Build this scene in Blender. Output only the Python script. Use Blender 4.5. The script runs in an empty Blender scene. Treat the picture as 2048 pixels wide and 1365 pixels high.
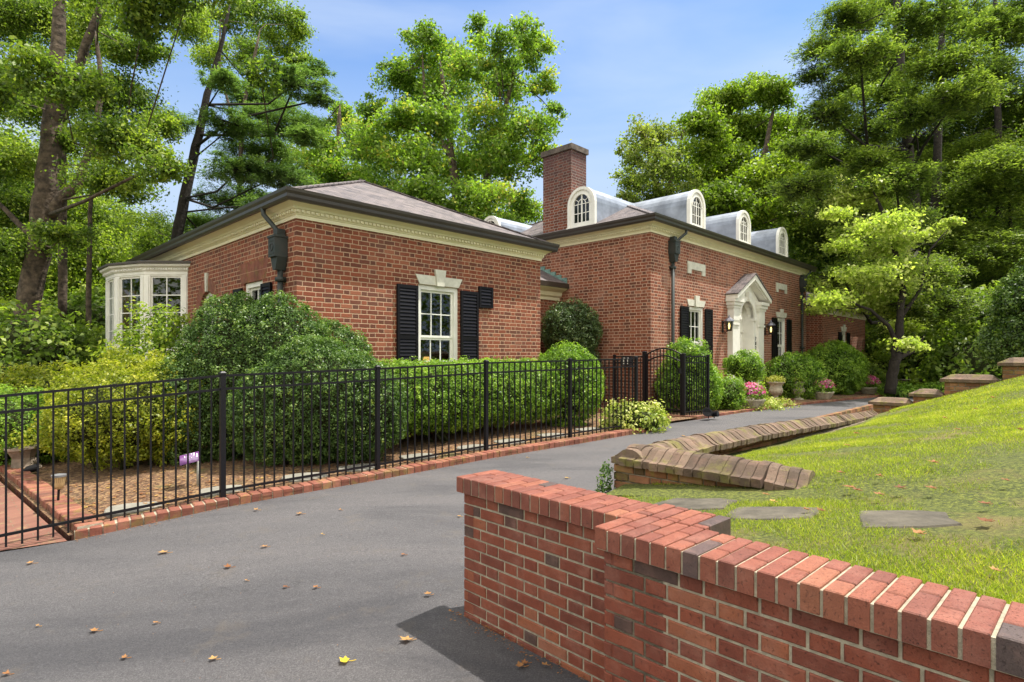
import bpy, bmesh, math, random
import numpy as np
from mathutils import Vector, noise as mnoise
S = bpy.context.scene
C = S.collection
R = math.radians
# ------------------------------------------------------------------ camera
EYE = 1.6; F = 1152.0; HZ = 712.0; CX = 1024.0
cam = bpy.data.objects.new('camera', bpy.data.cameras.new('camera'))
C.objects.link(cam); S.camera = cam
cam.location = (0, 0, EYE); cam.rotation_euler = (R(90), 0, 0)
cam.data.sensor_width = 36; cam.data.lens = 36*F/2048
cam.data.shift_y = (HZ-682.5)/2048
cam.data.clip_start = 0.05; cam.data.clip_end = 600
# ------------------------------------------------------------------ sky, sun, exposure
SUN_AZ = (0.98, 0.20); SUN_EL = R(67)
w = bpy.data.worlds.new('World'); S.world = w; w.use_nodes = True
nt = w.node_tree; nt.nodes.clear()
N = nt.nodes.new; L = nt.links.new
out = N('ShaderNodeOutputWorld'); bg = N('ShaderNodeBackground'); sky = N('ShaderNodeTexSky')
sky.sky_type = 'NISHITA'; sky.sun_disc = False; sky.sun_elevation = SUN_EL
sky.sun_rotation = math.atan2(SUN_AZ[0], SUN_AZ[1]); sky.air_density = 1.0; sky.dust_density = 0.3; sky.ozone_density = 3.0
tc = N('ShaderNodeTexCoord'); mp = N('ShaderNodeMapping'); mp.inputs['Scale'].default_value = (1.1, 1.6, 5.0); mp.inputs['Rotation'].default_value = (0, 0.35, 0.3)
nz = N('ShaderNodeTexNoise'); nz.inputs['Scale'].default_value = 1.15; nz.inputs['Detail'].default_value = 6; nz.inputs['Roughness'].default_value = 0.5; nz.inputs['Distortion'].default_value = 0.3
rp = N('ShaderNodeValToRGB'); rp.color_ramp.elements[0].position = 0.42; rp.color_ramp.elements[1].position = 0.72
rp.color_ramp.elements[0].color = (0, 0, 0, 1); rp.color_ramp.elements[1].color = (0.62, 0.62, 0.62, 1)
mx = N('ShaderNodeMixRGB'); mx.inputs['Color2'].default_value = (3.2, 3.7, 4.4, 1)
L(tc.outputs['Generated'], mp.inputs['Vector']); L(mp.outputs['Vector'], nz.inputs['Vector']); L(nz.outputs['Fac'], rp.inputs['Fac'])
L(rp.outputs['Color'], mx.inputs['Fac'])
tn = N('ShaderNodeMixRGB'); tn.blend_type = 'MULTIPLY'; tn.inputs['Fac'].default_value = 1; tn.inputs['Color2'].default_value = (0.58, 0.76, 0.94, 1)
L(sky.outputs['Color'], tn.inputs['Color1']); hz = N('ShaderNodeMixRGB'); hz.inputs['Color2'].default_value = (2.25, 2.95, 4.0, 1); L(tn.outputs['Color'], hz.inputs['Color1'])
sz = N('ShaderNodeSeparateXYZ'); L(tc.outputs['Generated'], sz.inputs[0])
hm = N('ShaderNodeMapRange'); hm.interpolation_type = 'SMOOTHSTEP'; L(sz.outputs['Z'], hm.inputs['Value']); hm.inputs['From Min'].default_value = .56; hm.inputs['From Max'].default_value = .20
L(hm.outputs['Result'], hz.inputs['Fac']); L(hz.outputs['Color'], mx.inputs['Color1'])
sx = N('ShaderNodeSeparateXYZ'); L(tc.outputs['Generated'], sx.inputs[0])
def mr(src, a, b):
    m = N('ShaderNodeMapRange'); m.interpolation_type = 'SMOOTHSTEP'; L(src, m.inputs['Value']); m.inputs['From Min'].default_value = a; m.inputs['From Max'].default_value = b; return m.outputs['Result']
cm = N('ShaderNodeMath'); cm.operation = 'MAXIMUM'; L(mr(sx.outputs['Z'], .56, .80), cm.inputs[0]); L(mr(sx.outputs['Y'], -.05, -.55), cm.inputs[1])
m2 = N('ShaderNodeMixRGB'); m2.inputs['Color2'].default_value = (8.3, 8.05, 7.5, 1); L(cm.outputs[0], m2.inputs['Fac']); L(mx.outputs['Color'], m2.inputs['Color1'])  # unseen sky overhead and behind the camera, whitened to add fill light
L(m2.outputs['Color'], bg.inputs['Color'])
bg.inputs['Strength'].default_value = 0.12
L(bg.outputs['Background'], out.inputs['Surface'])
sun = bpy.data.objects.new('sun', bpy.data.lights.new('sun', 'SUN')); C.objects.link(sun)
sun.data.energy = 3.5; sun.data.angle = R(0.6); sun.data.color = (1.0, 0.955, 0.87)
sd = Vector((SUN_AZ[0]*math.cos(SUN_EL), SUN_AZ[1]*math.cos(SUN_EL), math.sin(SUN_EL)))
sun.rotation_euler = sd.to_track_quat('Z', 'Y').to_euler(); sun.location = (10, 2, 30)
S.view_settings.view_transform = 'Standard'; S.view_settings.look = 'None'
S.view_settings.exposure = 1.04; S.view_settings.gamma = 1
S.cycles.max_bounces = 8; S.cycles.transparent_max_bounces = 8; S.cycles.transmission_bounces = 4

# ------------------------------------------------------------------ helpers
rnd = random.Random(7)
RG = np.random.default_rng(11)
def P(u, v, Y): return Vector(((u-CX)/F*Y, Y, EYE+(HZ-v)/F*Y))
DA = Vector((.70, .714, 0)); DB = Vector((-.714, .70, 0))
ANG = math.atan2(.714, .70)
def gz(x, y):
    t = .70*x+.714*y
    return float(np.interp(t, [-8, -5, .57, 2.25, 4.1, 5.87, 7.7, 11.9, 14, 60], [-.55, -.45, -.14, 0, .044, .107, .13, .2, .22, .22]))
def setp(o, label=None, cat=None, group=None, kind=None):
    if label: o['label'] = label
    if cat: o['category'] = cat
    if group: o['group'] = group
    if kind: o['kind'] = kind
    return o
def empty(name, loc, label=None, cat=None, group=None, rz=0):
    o = bpy.data.objects.new(name, None); C.objects.link(o); o.empty_display_size = .2
    o.location = loc; o.rotation_euler = (0, 0, rz)
    return setp(o, label, cat, group)
class MB:
    def __init__(s): s.v = []; s.f = []; s.t = []; s.m = []; s.tint = None; s.mi = 0
    def face(s, pts, tint=None):
        i = len(s.v); s.v += [tuple(p) for p in pts]; s.f.append(tuple(range(i, i+len(pts)))); s.t.append(.5 if tint is None else tint); s.m.append(s.mi)
    def hexa(s, p, tint=None):   # p: 4 bottom, 4 top
        i = len(s.v); s.v += [tuple(q) for q in p]
        for f in ((3, 2, 1, 0), (4, 5, 6, 7), (0, 1, 5, 4), (1, 2, 6, 5), (2, 3, 7, 6), (3, 0, 4, 7)):
            s.f.append(tuple(i+k for k in f)); s.t.append(.5 if tint is None else tint); s.m.append(s.mi)
    def box(s, x0, x1, y0, y1, z0, z1, tint=None):
        s.hexa([(x0, y0, z0), (x1, y0, z0), (x1, y1, z0), (x0, y1, z0), (x0, y0, z1), (x1, y0, z1), (x1, y1, z1), (x0, y1, z1)], tint)
    def obox(s, o, a, b, c, tint=None):  # origin and three edge vectors
        o = Vector(o); a = Vector(a); b = Vector(b); c = Vector(c)
        s.hexa([o, o+a, o+a+b, o+b, o+c, o+a+c, o+a+b+c, o+b+c], tint)
    def bar(s, p, q, w, h=None, up=(0, 0, 1)):
        p = Vector(p); q = Vector(q); d = (q-p).normalized(); h = h or w
        u = Vector(up)
        if abs(d.dot(u)) > .99: u = Vector((1, 0, 0))
        x = d.cross(u).normalized()*w/2; y = x.cross(d).normalized()*h/2
        s.hexa([p-x-y, p+x-y, p+x+y, p-x+y, q-x-y, q+x-y, q+x+y, q-x+y])
    def tube(s, pts, rad, n=8, cap=True, tint=None):
        pts = [Vector(p) for p in pts]; rings = []
        if not hasattr(rad, '__len__'): rad = [rad]*len(pts)
        ref = Vector((.3, .95, .1)).normalized()
        for k, p in enumerate(pts):
            d = (pts[min(k+1, len(pts)-1)]-pts[max(k-1, 0)])
            d = d.normalized() if d.length > 1e-9 else Vector((0, 0, 1))
            x = d.cross(ref)
            if x.length < .1: x = d.cross(Vector((1, 0, 0)))
            x.normalize(); y = d.cross(x); i = len(s.v)
            for j in range(n):
                a = 2*math.pi*j/n; s.v.append(tuple(p+(x*math.cos(a)+y*math.sin(a))*rad[k]))
            rings.append(i)
        for k in range(len(rings)-1):
            for j in range(n):
                s.f.append((rings[k]+j, rings[k]+(j+1) % n, rings[k+1]+(j+1) % n, rings[k+1]+j)); s.t.append(.5 if tint is None else tint); s.m.append(s.mi)
        if cap:
            s.f.append(tuple(rings[-1]+j for j in range(n))); s.t.append(.5); s.m.append(s.mi)
            s.f.append(tuple(rings[0]+j for j in reversed(range(n)))); s.t.append(.5); s.m.append(s.mi)
    def lathe(s, prof, c=(0, 0, 0), n=20, cap=True):
        i0 = len(s.v); m = len(prof)
        for (r, z) in prof:
            for j in range(n):
                a = 2*math.pi*j/n; s.v.append((c[0]+r*math.cos(a), c[1]+r*math.sin(a), c[2]+z))
        for k in range(m-1):
            for j in range(n):
                s.f.append((i0+k*n+j, i0+k*n+(j+1) % n, i0+(k+1)*n+(j+1) % n, i0+(k+1)*n+j)); s.t.append(.5); s.m.append(s.mi)
        if cap:
            s.f.append(tuple(i0+j for j in reversed(range(n)))); s.t.append(.5); s.m.append(s.mi)
            s.f.append(tuple(i0+(m-1)*n+j for j in range(n))); s.t.append(.5); s.m.append(s.mi)
    def build(s, name, mat, parent=None, smooth=False, tint=False, loc=None, weld=False):
        me = bpy.data.meshes.new(name); me.from_pydata(s.v, [], s.f)
        mats = mat if isinstance(mat, (list, tuple)) else [mat]
        for m_ in mats: me.materials.append(m_)
        if len(mats) > 1: me.polygons.foreach_set('material_index', s.m)
        bm = bmesh.new(); bm.from_mesh(me)
        if weld: bmesh.ops.remove_doubles(bm, verts=bm.verts, dist=.0005)
        bmesh.ops.recalc_face_normals(bm, faces=bm.faces)
        if weld and sum(f.normal.z for f in bm.faces) < 0: bmesh.ops.reverse_faces(bm, faces=bm.faces)
        uv = bm.loops.layers.uv.new('uv')
        for f in bm.faces:
            f.normal_update(); n = f.normal
            if abs(n.z) > .95: t = Vector((1, 0, 0)); b = Vector((0, 1, 0))
            else:
                t = Vector((-n.y, n.x, 0)).normalized()
                # keep the tangent direction consistent for opposite faces
                if t.x < -.001 or (abs(t.x) <= .001 and t.y < 0): t = -t
                b = Vector((0, 0, 1)) if abs(n.z) < .02 else n.cross(t)
                if b.z < 0: b = -b
            for l in f.loops: l[uv].uv = (l.vert.co.dot(t), l.vert.co.dot(b))
            f.smooth = smooth
        bm.to_mesh(me); bm.free()
        if tint:
            at = me.attributes.new('tint', 'FLOAT', 'FACE'); at.data.foreach_set('value', s.t)
        o = bpy.data.objects.new(name, me); C.objects.link(o)
        if parent: o.parent = parent
        if loc: o.location = loc
        return o
def numesh(name, V, Q, tint, mat, parent=None):
    me = bpy.data.meshes.new(name); nv = len(V); k = Q.shape[1]; nf = len(Q)
    me.vertices.add(nv); me.vertices.foreach_set('co', V.astype(np.float32).ravel())
    me.loops.add(nf*k); me.loops.foreach_set('vertex_index', Q.astype(np.int32).ravel())
    me.polygons.add(nf); me.polygons.foreach_set('loop_start', np.arange(0, nf*k, k, dtype=np.int32))
    me.update(calc_edges=True); me.validate()
    at = me.attributes.new('tint', 'FLOAT', 'FACE'); at.data.foreach_set('value', tint.astype(np.float32))
    me.materials.append(mat)
    o = bpy.data.objects.new(name, me); C.objects.link(o)
    if parent: o.parent = parent
    return o
def copy_tree(o, parent=None):
    c = o.copy(); C.objects.link(c)
    if parent: c.parent = parent
    for ch in list(o.children): copy_tree(ch, c)
    return c
# ------------------------------------------------------------------ materials
def newmat(name):
    m = bpy.data.materials.new(name); m.use_nodes = True
    return m, m.node_tree, m.node_tree.nodes['Principled BSDF']
def nd(nt, typ, **kw):
    n = nt.nodes.new(typ)
    for k, v in kw.items(): setattr(n, k, v)
    return n
def math_(nt, op, a, b=None, c=None):
    n = nd(nt, 'ShaderNodeMath', operation=op)
    for i, x in enumerate((a, b, c)):
        if x is None: continue
        if isinstance(x, (int, float)): n.inputs[i].default_value = x
        else: nt.links.new(x, n.inputs[i])
    return n.outputs[0]
def ramp(nt, fac, stops, interp='LINEAR'):
    n = nd(nt, 'ShaderNodeValToRGB'); n.color_ramp.interpolation = interp
    e = n.color_ramp.elements
    while len(e) < len(stops): e.new(.5)
    for i, (p, c) in enumerate(stops): e[i].position = p; e[i].color = (*c, 1)
    nt.links.new(fac, n.inputs['Fac']); return n.outputs['Color']
def noise(nt, scale, detail=4, rough=.55, vec=None, dist=0):
    n = nd(nt, 'ShaderNodeTexNoise'); n.inputs['Scale'].default_value = scale; n.inputs['Detail'].default_value = detail
    n.inputs['Roughness'].default_value = rough; n.inputs['Distortion'].default_value = dist
    if vec is None: vec = nd(nt, 'ShaderNodeTexCoord').outputs['Object']
    nt.links.new(vec, n.inputs['Vector']); return n.outputs['Fac']
def mixc(nt, fac, a, b, typ='MIX'):
    n = nd(nt, 'ShaderNodeMixRGB', blend_type=typ)
    for k, x in (('Fac', fac), ('Color1', a), ('Color2', b)):
        if isinstance(x, (int, float)): n.inputs[k].default_value = x
        elif isinstance(x, tuple): n.inputs[k].default_value = (*x, 1)
        else: nt.links.new(x, n.inputs[k])
    return n.outputs['Color']
def bump(nt, h, dist, bs, strength=1):
    b = nd(nt, 'ShaderNodeBump'); b.inputs['Distance'].default_value = dist; b.inputs['Strength'].default_value = strength
    nt.links.new(h, b.inputs['Height']); nt.links.new(b.outputs['Normal'], bs.inputs['Normal'])
def simple(name, col, rough=.5, var=.15, scale=6, metal=0, bmp=0, col2=None, bscale=40, spec=None):
    m, nt, bs = newmat(name); bs.inputs['Roughness'].default_value = rough; bs.inputs['Metallic'].default_value = metal
    if spec is not None: bs.inputs['Specular IOR Level'].default_value = spec
    f = noise(nt, scale, 5)
    c2 = col2 or tuple(x*(1-var*2) for x in col)
    nt.links.new(ramp(nt, f, [(.3, c2), (.7, tuple(min(1, x*(1+var*.4)) for x in col))]), bs.inputs['Base Color'])
    if bmp: bump(nt, noise(nt, bscale, 4), bmp, bs)
    return m
def brickwall(name, stops, mortar, stain, soot=0, row=.0764, per=.324, st=.212, joint=.0065, bloom=.3):
    m, nt, bs = newmat(name); bs.inputs['Roughness'].default_value = .85
    uv = nd(nt, 'ShaderNodeUVMap').outputs['UV']; L = nt.links.new
    dn = nd(nt, 'ShaderNodeTexNoise'); dn.inputs['Scale'].default_value = 9; dn.inputs['Detail'].default_value = 3; L(uv, dn.inputs['Vector'])
    off = nd(nt, 'ShaderNodeVectorMath', operation='SUBTRACT'); L(dn.outputs['Color'], off.inputs[0]); off.inputs[1].default_value = (.5, .5, .5)
    sc = nd(nt, 'ShaderNodeVectorMath', operation='SCALE'); L(off.outputs[0], sc.inputs[0]); sc.inputs['Scale'].default_value = .016
    ad = nd(nt, 'ShaderNodeVectorMath', operation='ADD'); L(uv, ad.inputs[0]); L(sc.outputs[0], ad.inputs[1])
    sp = nd(nt, 'ShaderNodeSeparateXYZ'); L(ad.outputs[0], sp.inputs[0])
    v = math_(nt, 'DIVIDE', sp.outputs['Y'], row); r = math_(nt, 'FLOOR', v); fv = math_(nt, 'FRACT', v)
    par = math_(nt, 'MODULO', math_(nt, 'ABSOLUTE', r), 2.0)
    wn = nd(nt, 'ShaderNodeTexWhiteNoise', noise_dimensions='1D'); L(r, wn.inputs['W'])
    x = math_(nt, 'ADD', sp.outputs['X'], math_(nt, 'MULTIPLY', par, per/2))
    x = math_(nt, 'ADD', x, math_(nt, 'MULTIPLY', wn.outputs['Value'], .02)); x = math_(nt, 'ADD', x, 60.0)
    k = math_(nt, 'FLOOR', math_(nt, 'DIVIDE', x, per)); fx = math_(nt, 'SUBTRACT', x, math_(nt, 'MULTIPLY', k, per))
    hd = math_(nt, 'GREATER_THAN', fx, st)
    d = math_(nt, 'MINIMUM', math_(nt, 'MINIMUM', fx, math_(nt, 'SUBTRACT', per, fx)), math_(nt, 'ABSOLUTE', math_(nt, 'SUBTRACT', fx, st)))
    dz = math_(nt, 'MULTIPLY', math_(nt, 'MINIMUM', fv, math_(nt, 'SUBTRACT', 1.0, fv)), row)
    d = math_(nt, 'MINIMUM', d, dz)
    mr = nd(nt, 'ShaderNodeMapRange', interpolation_type='SMOOTHSTEP'); L(d, mr.inputs['Value'])
    mr.inputs['From Min'].default_value = joint-.002; mr.inputs['From Max'].default_value = joint+.0035
    body = mr.outputs['Result']
    cb = nd(nt, 'ShaderNodeCombineXYZ'); L(k, cb.inputs[0]); L(r, cb.inputs[1]); L(hd, cb.inputs[2])
    wn2 = nd(nt, 'ShaderNodeTexWhiteNoise', noise_dimensions='3D'); L(cb.outputs[0], wn2.inputs['Vector'])
    t = math_(nt, 'SUBTRACT', wn2.outputs['Value'], math_(nt, 'MULTIPLY', hd, .22))
    col = ramp(nt, t, stops)
    fine = noise(nt, 60, 5, .6, uv)
    col = mixc(nt, .5, col, ramp(nt, fine, [(.25, (.45, .42, .4)), (.75, (1.3, 1.3, 1.3))]), 'MULTIPLY')
    big = noise(nt, .9, 5, .6, uv)
    col = mixc(nt, math_(nt, 'MULTIPLY', ramp(nt, big, [(.5, (0, 0, 0)), (.75, (1, 1, 1))]), bloom), col, (.66, .38, .28))
    stn = noise(nt, 1.7, 6, .65, uv)
    allc = mixc(nt, body, mixc(nt, fine, tuple(c*.75 for c in mortar), mortar), col)
    allc = mixc(nt, math_(nt, 'MULTIPLY', ramp(nt, stn, [(.5, (0, 0, 0)), (.72, (1, 1, 1))]), stain), allc, (.1, .06, .05))
    st_m = nd(nt, 'ShaderNodeMapping'); L(uv, st_m.inputs['Vector']); st_m.inputs['Scale'].default_value = (3.2, .35, 1)
    allc = mixc(nt, ramp(nt, noise(nt, 1.0, 5, .6, st_m.outputs['Vector']), [(.55, (0, 0, 0)), (.75, (.45, .45, .45))]), allc, (.09, .05, .04))
    if soot:
        sz_ = nd(nt, 'ShaderNodeMapRange'); s2 = nd(nt, 'ShaderNodeSeparateXYZ'); L(uv, s2.inputs[0]); L(s2.outputs['Y'], sz_.inputs['Value']); sz_.inputs['From Min'].default_value = 5.8; sz_.inputs['From Max'].default_value = 7.2
        allc = mixc(nt, math_(nt, 'MULTIPLY', math_(nt, 'MULTIPLY', sz_.outputs['Result'], ramp(nt, noise(nt, 3.5, 6, .7, uv), [(.3, (.55, .55, .55)), (.6, (1, 1, 1))])), soot), allc, (.06, .035, .04))
    L(allc, bs.inputs['Base Color'])
    hgt = math_(nt, 'ADD', body, math_(nt, 'MULTIPLY', fine, .45)); bump(nt, hgt, .008, bs)
    return m
BR_STOPS = [(-.2, (.075, .026, .02)), (.0, (.12, .036, .022)), (.2, (.20, .052, .028)), (.5, (.29, .075, .036)), (.8, (.33, .095, .05)), (1, (.38, .15, .09))]
BR_STOPS = [(0, (.12, .036, .018)), (.2, (.175, .045, .020)), (.5, (.225, .054, .023)), (.8, (.265, .070, .029)), (1, (.31, .105, .052))]
M = {}
M['brick_wing'] = brickwall('wing brick', BR_STOPS, (.54, .34, .215), .30, bloom=.10)
M['brick_main'] = brickwall('main brick', [(p, (min(1, c[0]*1.05), c[1]*1.12, c[2]*1.15)) for p, c in BR_STOPS], (.57, .36, .25), .25, joint=.0075, bloom=.38)
M['brick_chim'] = brickwall('chimney brick', [(p, (c[0]*.8, c[1]*.8, c[2]*.9)) for p, c in BR_STOPS], (.42, .34, .28), .5, soot=.75, bloom=.1)
def brickpieces(name, stops, rough=.7, streak=.35, moss=0, bm=.0015):
    m, nt, bs = newmat(name); bs.inputs['Roughness'].default_value = rough; L = nt.links.new
    at = nd(nt, 'ShaderNodeAttribute', attribute_name='tint')
    col = ramp(nt, at.outputs['Fac'], stops)
    tcn = nd(nt, 'ShaderNodeTexCoord'); mp = nd(nt, 'ShaderNodeMapping'); L(tcn.outputs['Object'], mp.inputs['Vector']); mp.inputs['Scale'].default_value = (14, 14, 40)
    f = noise(nt, 1.0, 5, .6, mp.outputs['Vector'])
    fine = noise(nt, 220, 4, .7)
    col = mixc(nt, .55, col, ramp(nt, fine, [(.3, (.6, .55, .55)), (.7, (1.25, 1.25, 1.25))]), 'MULTIPLY')
    bl = ramp(nt, noise(nt, 7, 6, .65), [(.48, (0, 0, 0)), (.72, (1, 1, 1))])
    col = mixc(nt, math_(nt, 'MULTIPLY', math_(nt, 'MULTIPLY', bl, f), streak*1.6), col, (.50, .27, .20))
    if moss:
        mm = ramp(nt, noise(nt, 5, 6, .7), [(.5, (0, 0, 0)), (.62, (1, 1, 1))])
        col = mixc(nt, math_(nt, 'MULTIPLY', mm, moss), col, (.22, .21, .03))
        dk = ramp(nt, noise(nt, 2.3, 5, .6), [(.45, (0, 0, 0)), (.7, (1, 1, 1))])
        col = mixc(nt, math_(nt, 'MULTIPLY', dk, .45), col, (.06, .05, .035))
    pit = noise(nt, 90, 5, .8)
    col = mixc(nt, ramp(nt, pit, [(.60, (0, 0, 0)), (.68, (.75, .75, .75))]), col, (.07, .035, .025))
    med = noise(nt, 12, 5, .7)
    col = mixc(nt, .55, col, ramp(nt, med, [(.3, (.66, .62, .62)), (.7, (1.2, 1.2, 1.2))]), 'MULTIPLY')
    L(col, bs.inputs['Base Color']); bump(nt, math_(nt, 'SUBTRACT', math_(nt, 'ADD', fine, f), math_(nt, 'MULTIPLY', ramp(nt, pit, [(.58, (0, 0, 0)), (.68, (1, 1, 1))]), 1.2)), bm*1.3, bs); return m
NB = [(0, (.08, .045, .035)), (.035, (.09, .05, .04)), (.05, (.165, .042, .023)), (.5, (.215, .052, .027)), (.9, (.255, .066, .031)), (.97, (.30, .095, .042)), (1, (.31, .12, .07))]
M['newbrick'] = brickpieces('new brick', NB, .75, .28)
M['newcap'] = brickpieces('new cap brick', [(p, (min(.6, c[0]*1.08), c[1]*1.3, c[2]*1.5)) for p, c in NB], .6, .25)
M['oldbrick'] = brickpieces('old brick', [(0, (.12, .07, .03)), (.4, (.26, .11, .05)), (.7, (.33, .14, .065)), (1, (.38, .2, .1))], .9, .2, .5)
M['oldcope'] = brickpieces('old coping', [(0, (.12, .082, .058)), (.5, (.18, .125, .088)), (1, (.25, .178, .125))], .95, .3, .6, .006)
M['edgebrick'] = brickpieces('edging brick', [(0, (.17, .055, .034)), (.5, (.25, .078, .048)), (1, (.33, .13, .08))], .85, .3, .4)
M['mortar'] = simple('mortar', (.44, .38, .28), .95, .2, 30, bmp=.004, bscale=160)
M['mortar_d'] = simple('old mortar', (.30, .24, .17), .95, .3, 20, bmp=.004, bscale=120)
M['cream'] = simple('cream painted wood', (.80, .74, .50), .5, .05, 3)
M['white'] = simple('white painted wood', (.84, .82, .75), .45, .06, 4)
M['lime'] = simple('limestone', (.64, .62, .52), .8, .10, 9, bmp=.002)
M['gutter'] = simple('brown aluminium gutter', (.045, .036, .028), .35, .1, 3)
M['black'] = simple('black powder coat', (.008, .007, .010), .45, .1, 8, spec=.3)
M['shut'] = simple('black shutter paint', (.006, .005, .007), .5, .1, 8, spec=.2)
M['copper'] = simple('aged copper', (.035, .036, .032), .6, .2, 7, col2=(.02, .032, .03))
M['verdigris'] = simple('verdigris copper', (.20, .34, .30), .7, .3, 14, col2=(.08, .13, .12))
M['metalroof'] = simple('grey metal roofing', (.36, .40, .47), .45, .25, 2.2, metal=.3, bmp=.01, bscale=3)
M['slate'] = None
M['stone'] = simple('cast stone', (.50, .44, .33), .9, .2, 12, bmp=.004, bscale=80)
M['concrete'] = simple('grey stone', (.125, .108, .080), .95, .35, 5, bmp=.012, bscale=22)
M['bark'] = simple('grey brown bark', (.13, .095, .065), .95, .4, 7, bmp=.05, bscale=9)
M['bark_d'] = simple('dark bark', (.036, .028, .022), .95, .3, 6, bmp=.04, bscale=12)
M['soil'] = None
M['twig'] = simple('twigs and dark core with painted shade', (.045, .055, .02), 1, .4, 25, col2=(.015, .015, .008), spec=.05)  # dark tone has the shrub's inner shade painted in; stems share it
def slate():
    m, nt, bs = newmat('slate roof'); L = nt.links.new; bs.inputs['Roughness'].default_value = .6
    uv = nd(nt, 'ShaderNodeUVMap').outputs['UV']
    b = nd(nt, 'ShaderNodeTexBrick'); L(uv, b.inputs['Vector']); b.inputs['Scale'].default_value = 1
    b.inputs['Brick Width'].default_value = .25; b.inputs['Row Height'].default_value = .17; b.inputs['Mortar Size'].default_value = .011; b.inputs['Mortar Smooth'].default_value = .3
    b.inputs['Color1'].default_value = (.185, .15, .15, 1); b.inputs['Color2'].default_value = (.055, .046, .055, 1); b.inputs['Mortar'].default_value = (.02, .017, .017, 1)
    f = noise(nt, 3, 6, .65, uv)
    col = mixc(nt, ramp(nt, f, [(.42, (0, 0, 0)), (.7, (.75, .75, .75))]), b.outputs['Color'], (.19, .15, .14))
    L(col, bs.inputs['Base Color'])
    sp = nd(nt, 'ShaderNodeSeparateXYZ'); L(uv, sp.inputs[0])
    saw = math_(nt, 'SUBTRACT', 1.0, math_(nt, 'FRACT', math_(nt, 'DIVIDE', sp.outputs['Y'], .17)))
    bump(nt, math_(nt, 'ADD', saw, math_(nt, 'MULTIPLY', noise(nt, 25, 4, .6, uv), .8)), .03, bs); return m
M['slate'] = slate()
def asphalt():
    m, nt, bs = newmat('asphalt'); L = nt.links.new; bs.inputs['Roughness'].default_value = .82
    fine = noise(nt, 105, 4, .95); mid = noise(nt, 28, 5, .8)
    tcn = nd(nt, 'ShaderNodeTexCoord'); mp = nd(nt, 'ShaderNodeMapping'); L(tcn.outputs['Object'], mp.inputs['Vector']); mp.inputs['Rotation'].default_value = (0, 0, -.75); mp.inputs['Scale'].default_value = (.5, 1.7, 1)
    big = noise(nt, .7, 5, .6, mp.outputs['Vector'], .6)
    col = ramp(nt, fine, [(.28, (.040, .038, .041)), (.5, (.088, .085, .090)), (.72, (.205, .199, .205))])
    col = mixc(nt, .6, col, ramp(nt, mid, [(.35, (.75, .74, .75)), (.65, (1.15, 1.14, 1.12))]), 'MULTIPLY')
    col = mixc(nt, .8, col, ramp(nt, big, [(.34, (.55, .55, .58)), (.5, (1.0, .98, .97)), (.68, (1.25, 1.20, 1.16))]), 'MULTIPLY')
    vo = nd(nt, 'ShaderNodeTexVoronoi', feature='DISTANCE_TO_EDGE'); vo.inputs['Scale'].default_value = .8
    wv = nd(nt, 'ShaderNodeTexNoise'); wv.inputs['Scale'].default_value = 3; wv.inputs['Detail'].default_value = 6; L(tcn.outputs['Object'], wv.inputs['Vector'])
    av = nd(nt, 'ShaderNodeVectorMath', operation='ADD'); L(tcn.outputs['Object'], av.inputs[0]); L(wv.outputs['Color'], av.inputs[1]); L(av.outputs[0], vo.inputs['Vector'])
    crk = ramp(nt, vo.outputs['Distance'], [(0, (1, 1, 1)), (.006, (0, 0, 0))]); gate = ramp(nt, noise(nt, .6, 3), [(.52, (0, 0, 0)), (.6, (.55, .55, .55))])
    col = mixc(nt, math_(nt, 'MULTIPLY', crk, gate), col, (.03, .03, .03))
    sp_ = ramp(nt, noise(nt, 2.4, 6, .75), [(.56, (0, 0, 0)), (.75, (.5, .5, .5))]); col = mixc(nt, sp_, col, (.14, .115, .09))
    L(col, bs.inputs['Base Color']); bump(nt, math_(nt, 'ADD', fine, mid), .008, bs); return m
M['asphalt'] = asphalt()
def soilm():
    m, nt, bs = newmat('mulched soil'); L = nt.links.new; bs.inputs['Roughness'].default_value = 1
    vo = nd(nt, 'ShaderNodeTexVoronoi'); vo.inputs['Scale'].default_value = 26; L(nd(nt, 'ShaderNodeTexCoord').outputs['Object'], vo.inputs['Vector'])
    col = ramp(nt, noise(nt, 22, 6, .7), [(.3, (.055, .03, .017)), (.5, (.16, .085, .045)), (.7, (.36, .22, .12))])
    cc = nd(nt, 'ShaderNodeSeparateXYZ'); L(vo.outputs['Color'], cc.inputs[0])
    lf = math_(nt, 'GREATER_THAN', cc.outputs[0], .72)
    col = mixc(nt, math_(nt, 'MULTIPLY', lf, .6), col, (.42, .26, .12))
    g = ramp(nt, noise(nt, 1.6, 5, .6), [(.56, (0, 0, 0)), (.68, (.7, .7, .7))])
    col = mixc(nt, g, col, (.12, .13, .04))
    L(col, bs.inputs['Base Color']); bump(nt, math_(nt, 'ADD', noise(nt, 30, 6, .7), math_(nt, 'MULTIPLY', vo.outputs['Distance'], 1.2)), .035, bs); return m
M['soil'] = soilm()
def lawnm():
    m, nt, bs = newmat('lawn'); L = nt.links.new; bs.inputs['Roughness'].default_value = .9
    a = noise(nt, 1.3, 6, .65); b = noise(nt, 40, 5, .75)
    col = ramp(nt, b, [(.32, (.02, .025, .008)), (.5, (.10, .12, .016)), (.7, (.27, .29, .04))])
    col = mixc(nt, ramp(nt, a, [(.50, (0, 0, 0)), (.66, (.8, .8, .8))]), col, (.21, .165, .055))
    L(col, bs.inputs['Base Color']); bump(nt, b, .03, bs); return m
M['lawn'] = lawnm()
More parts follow.
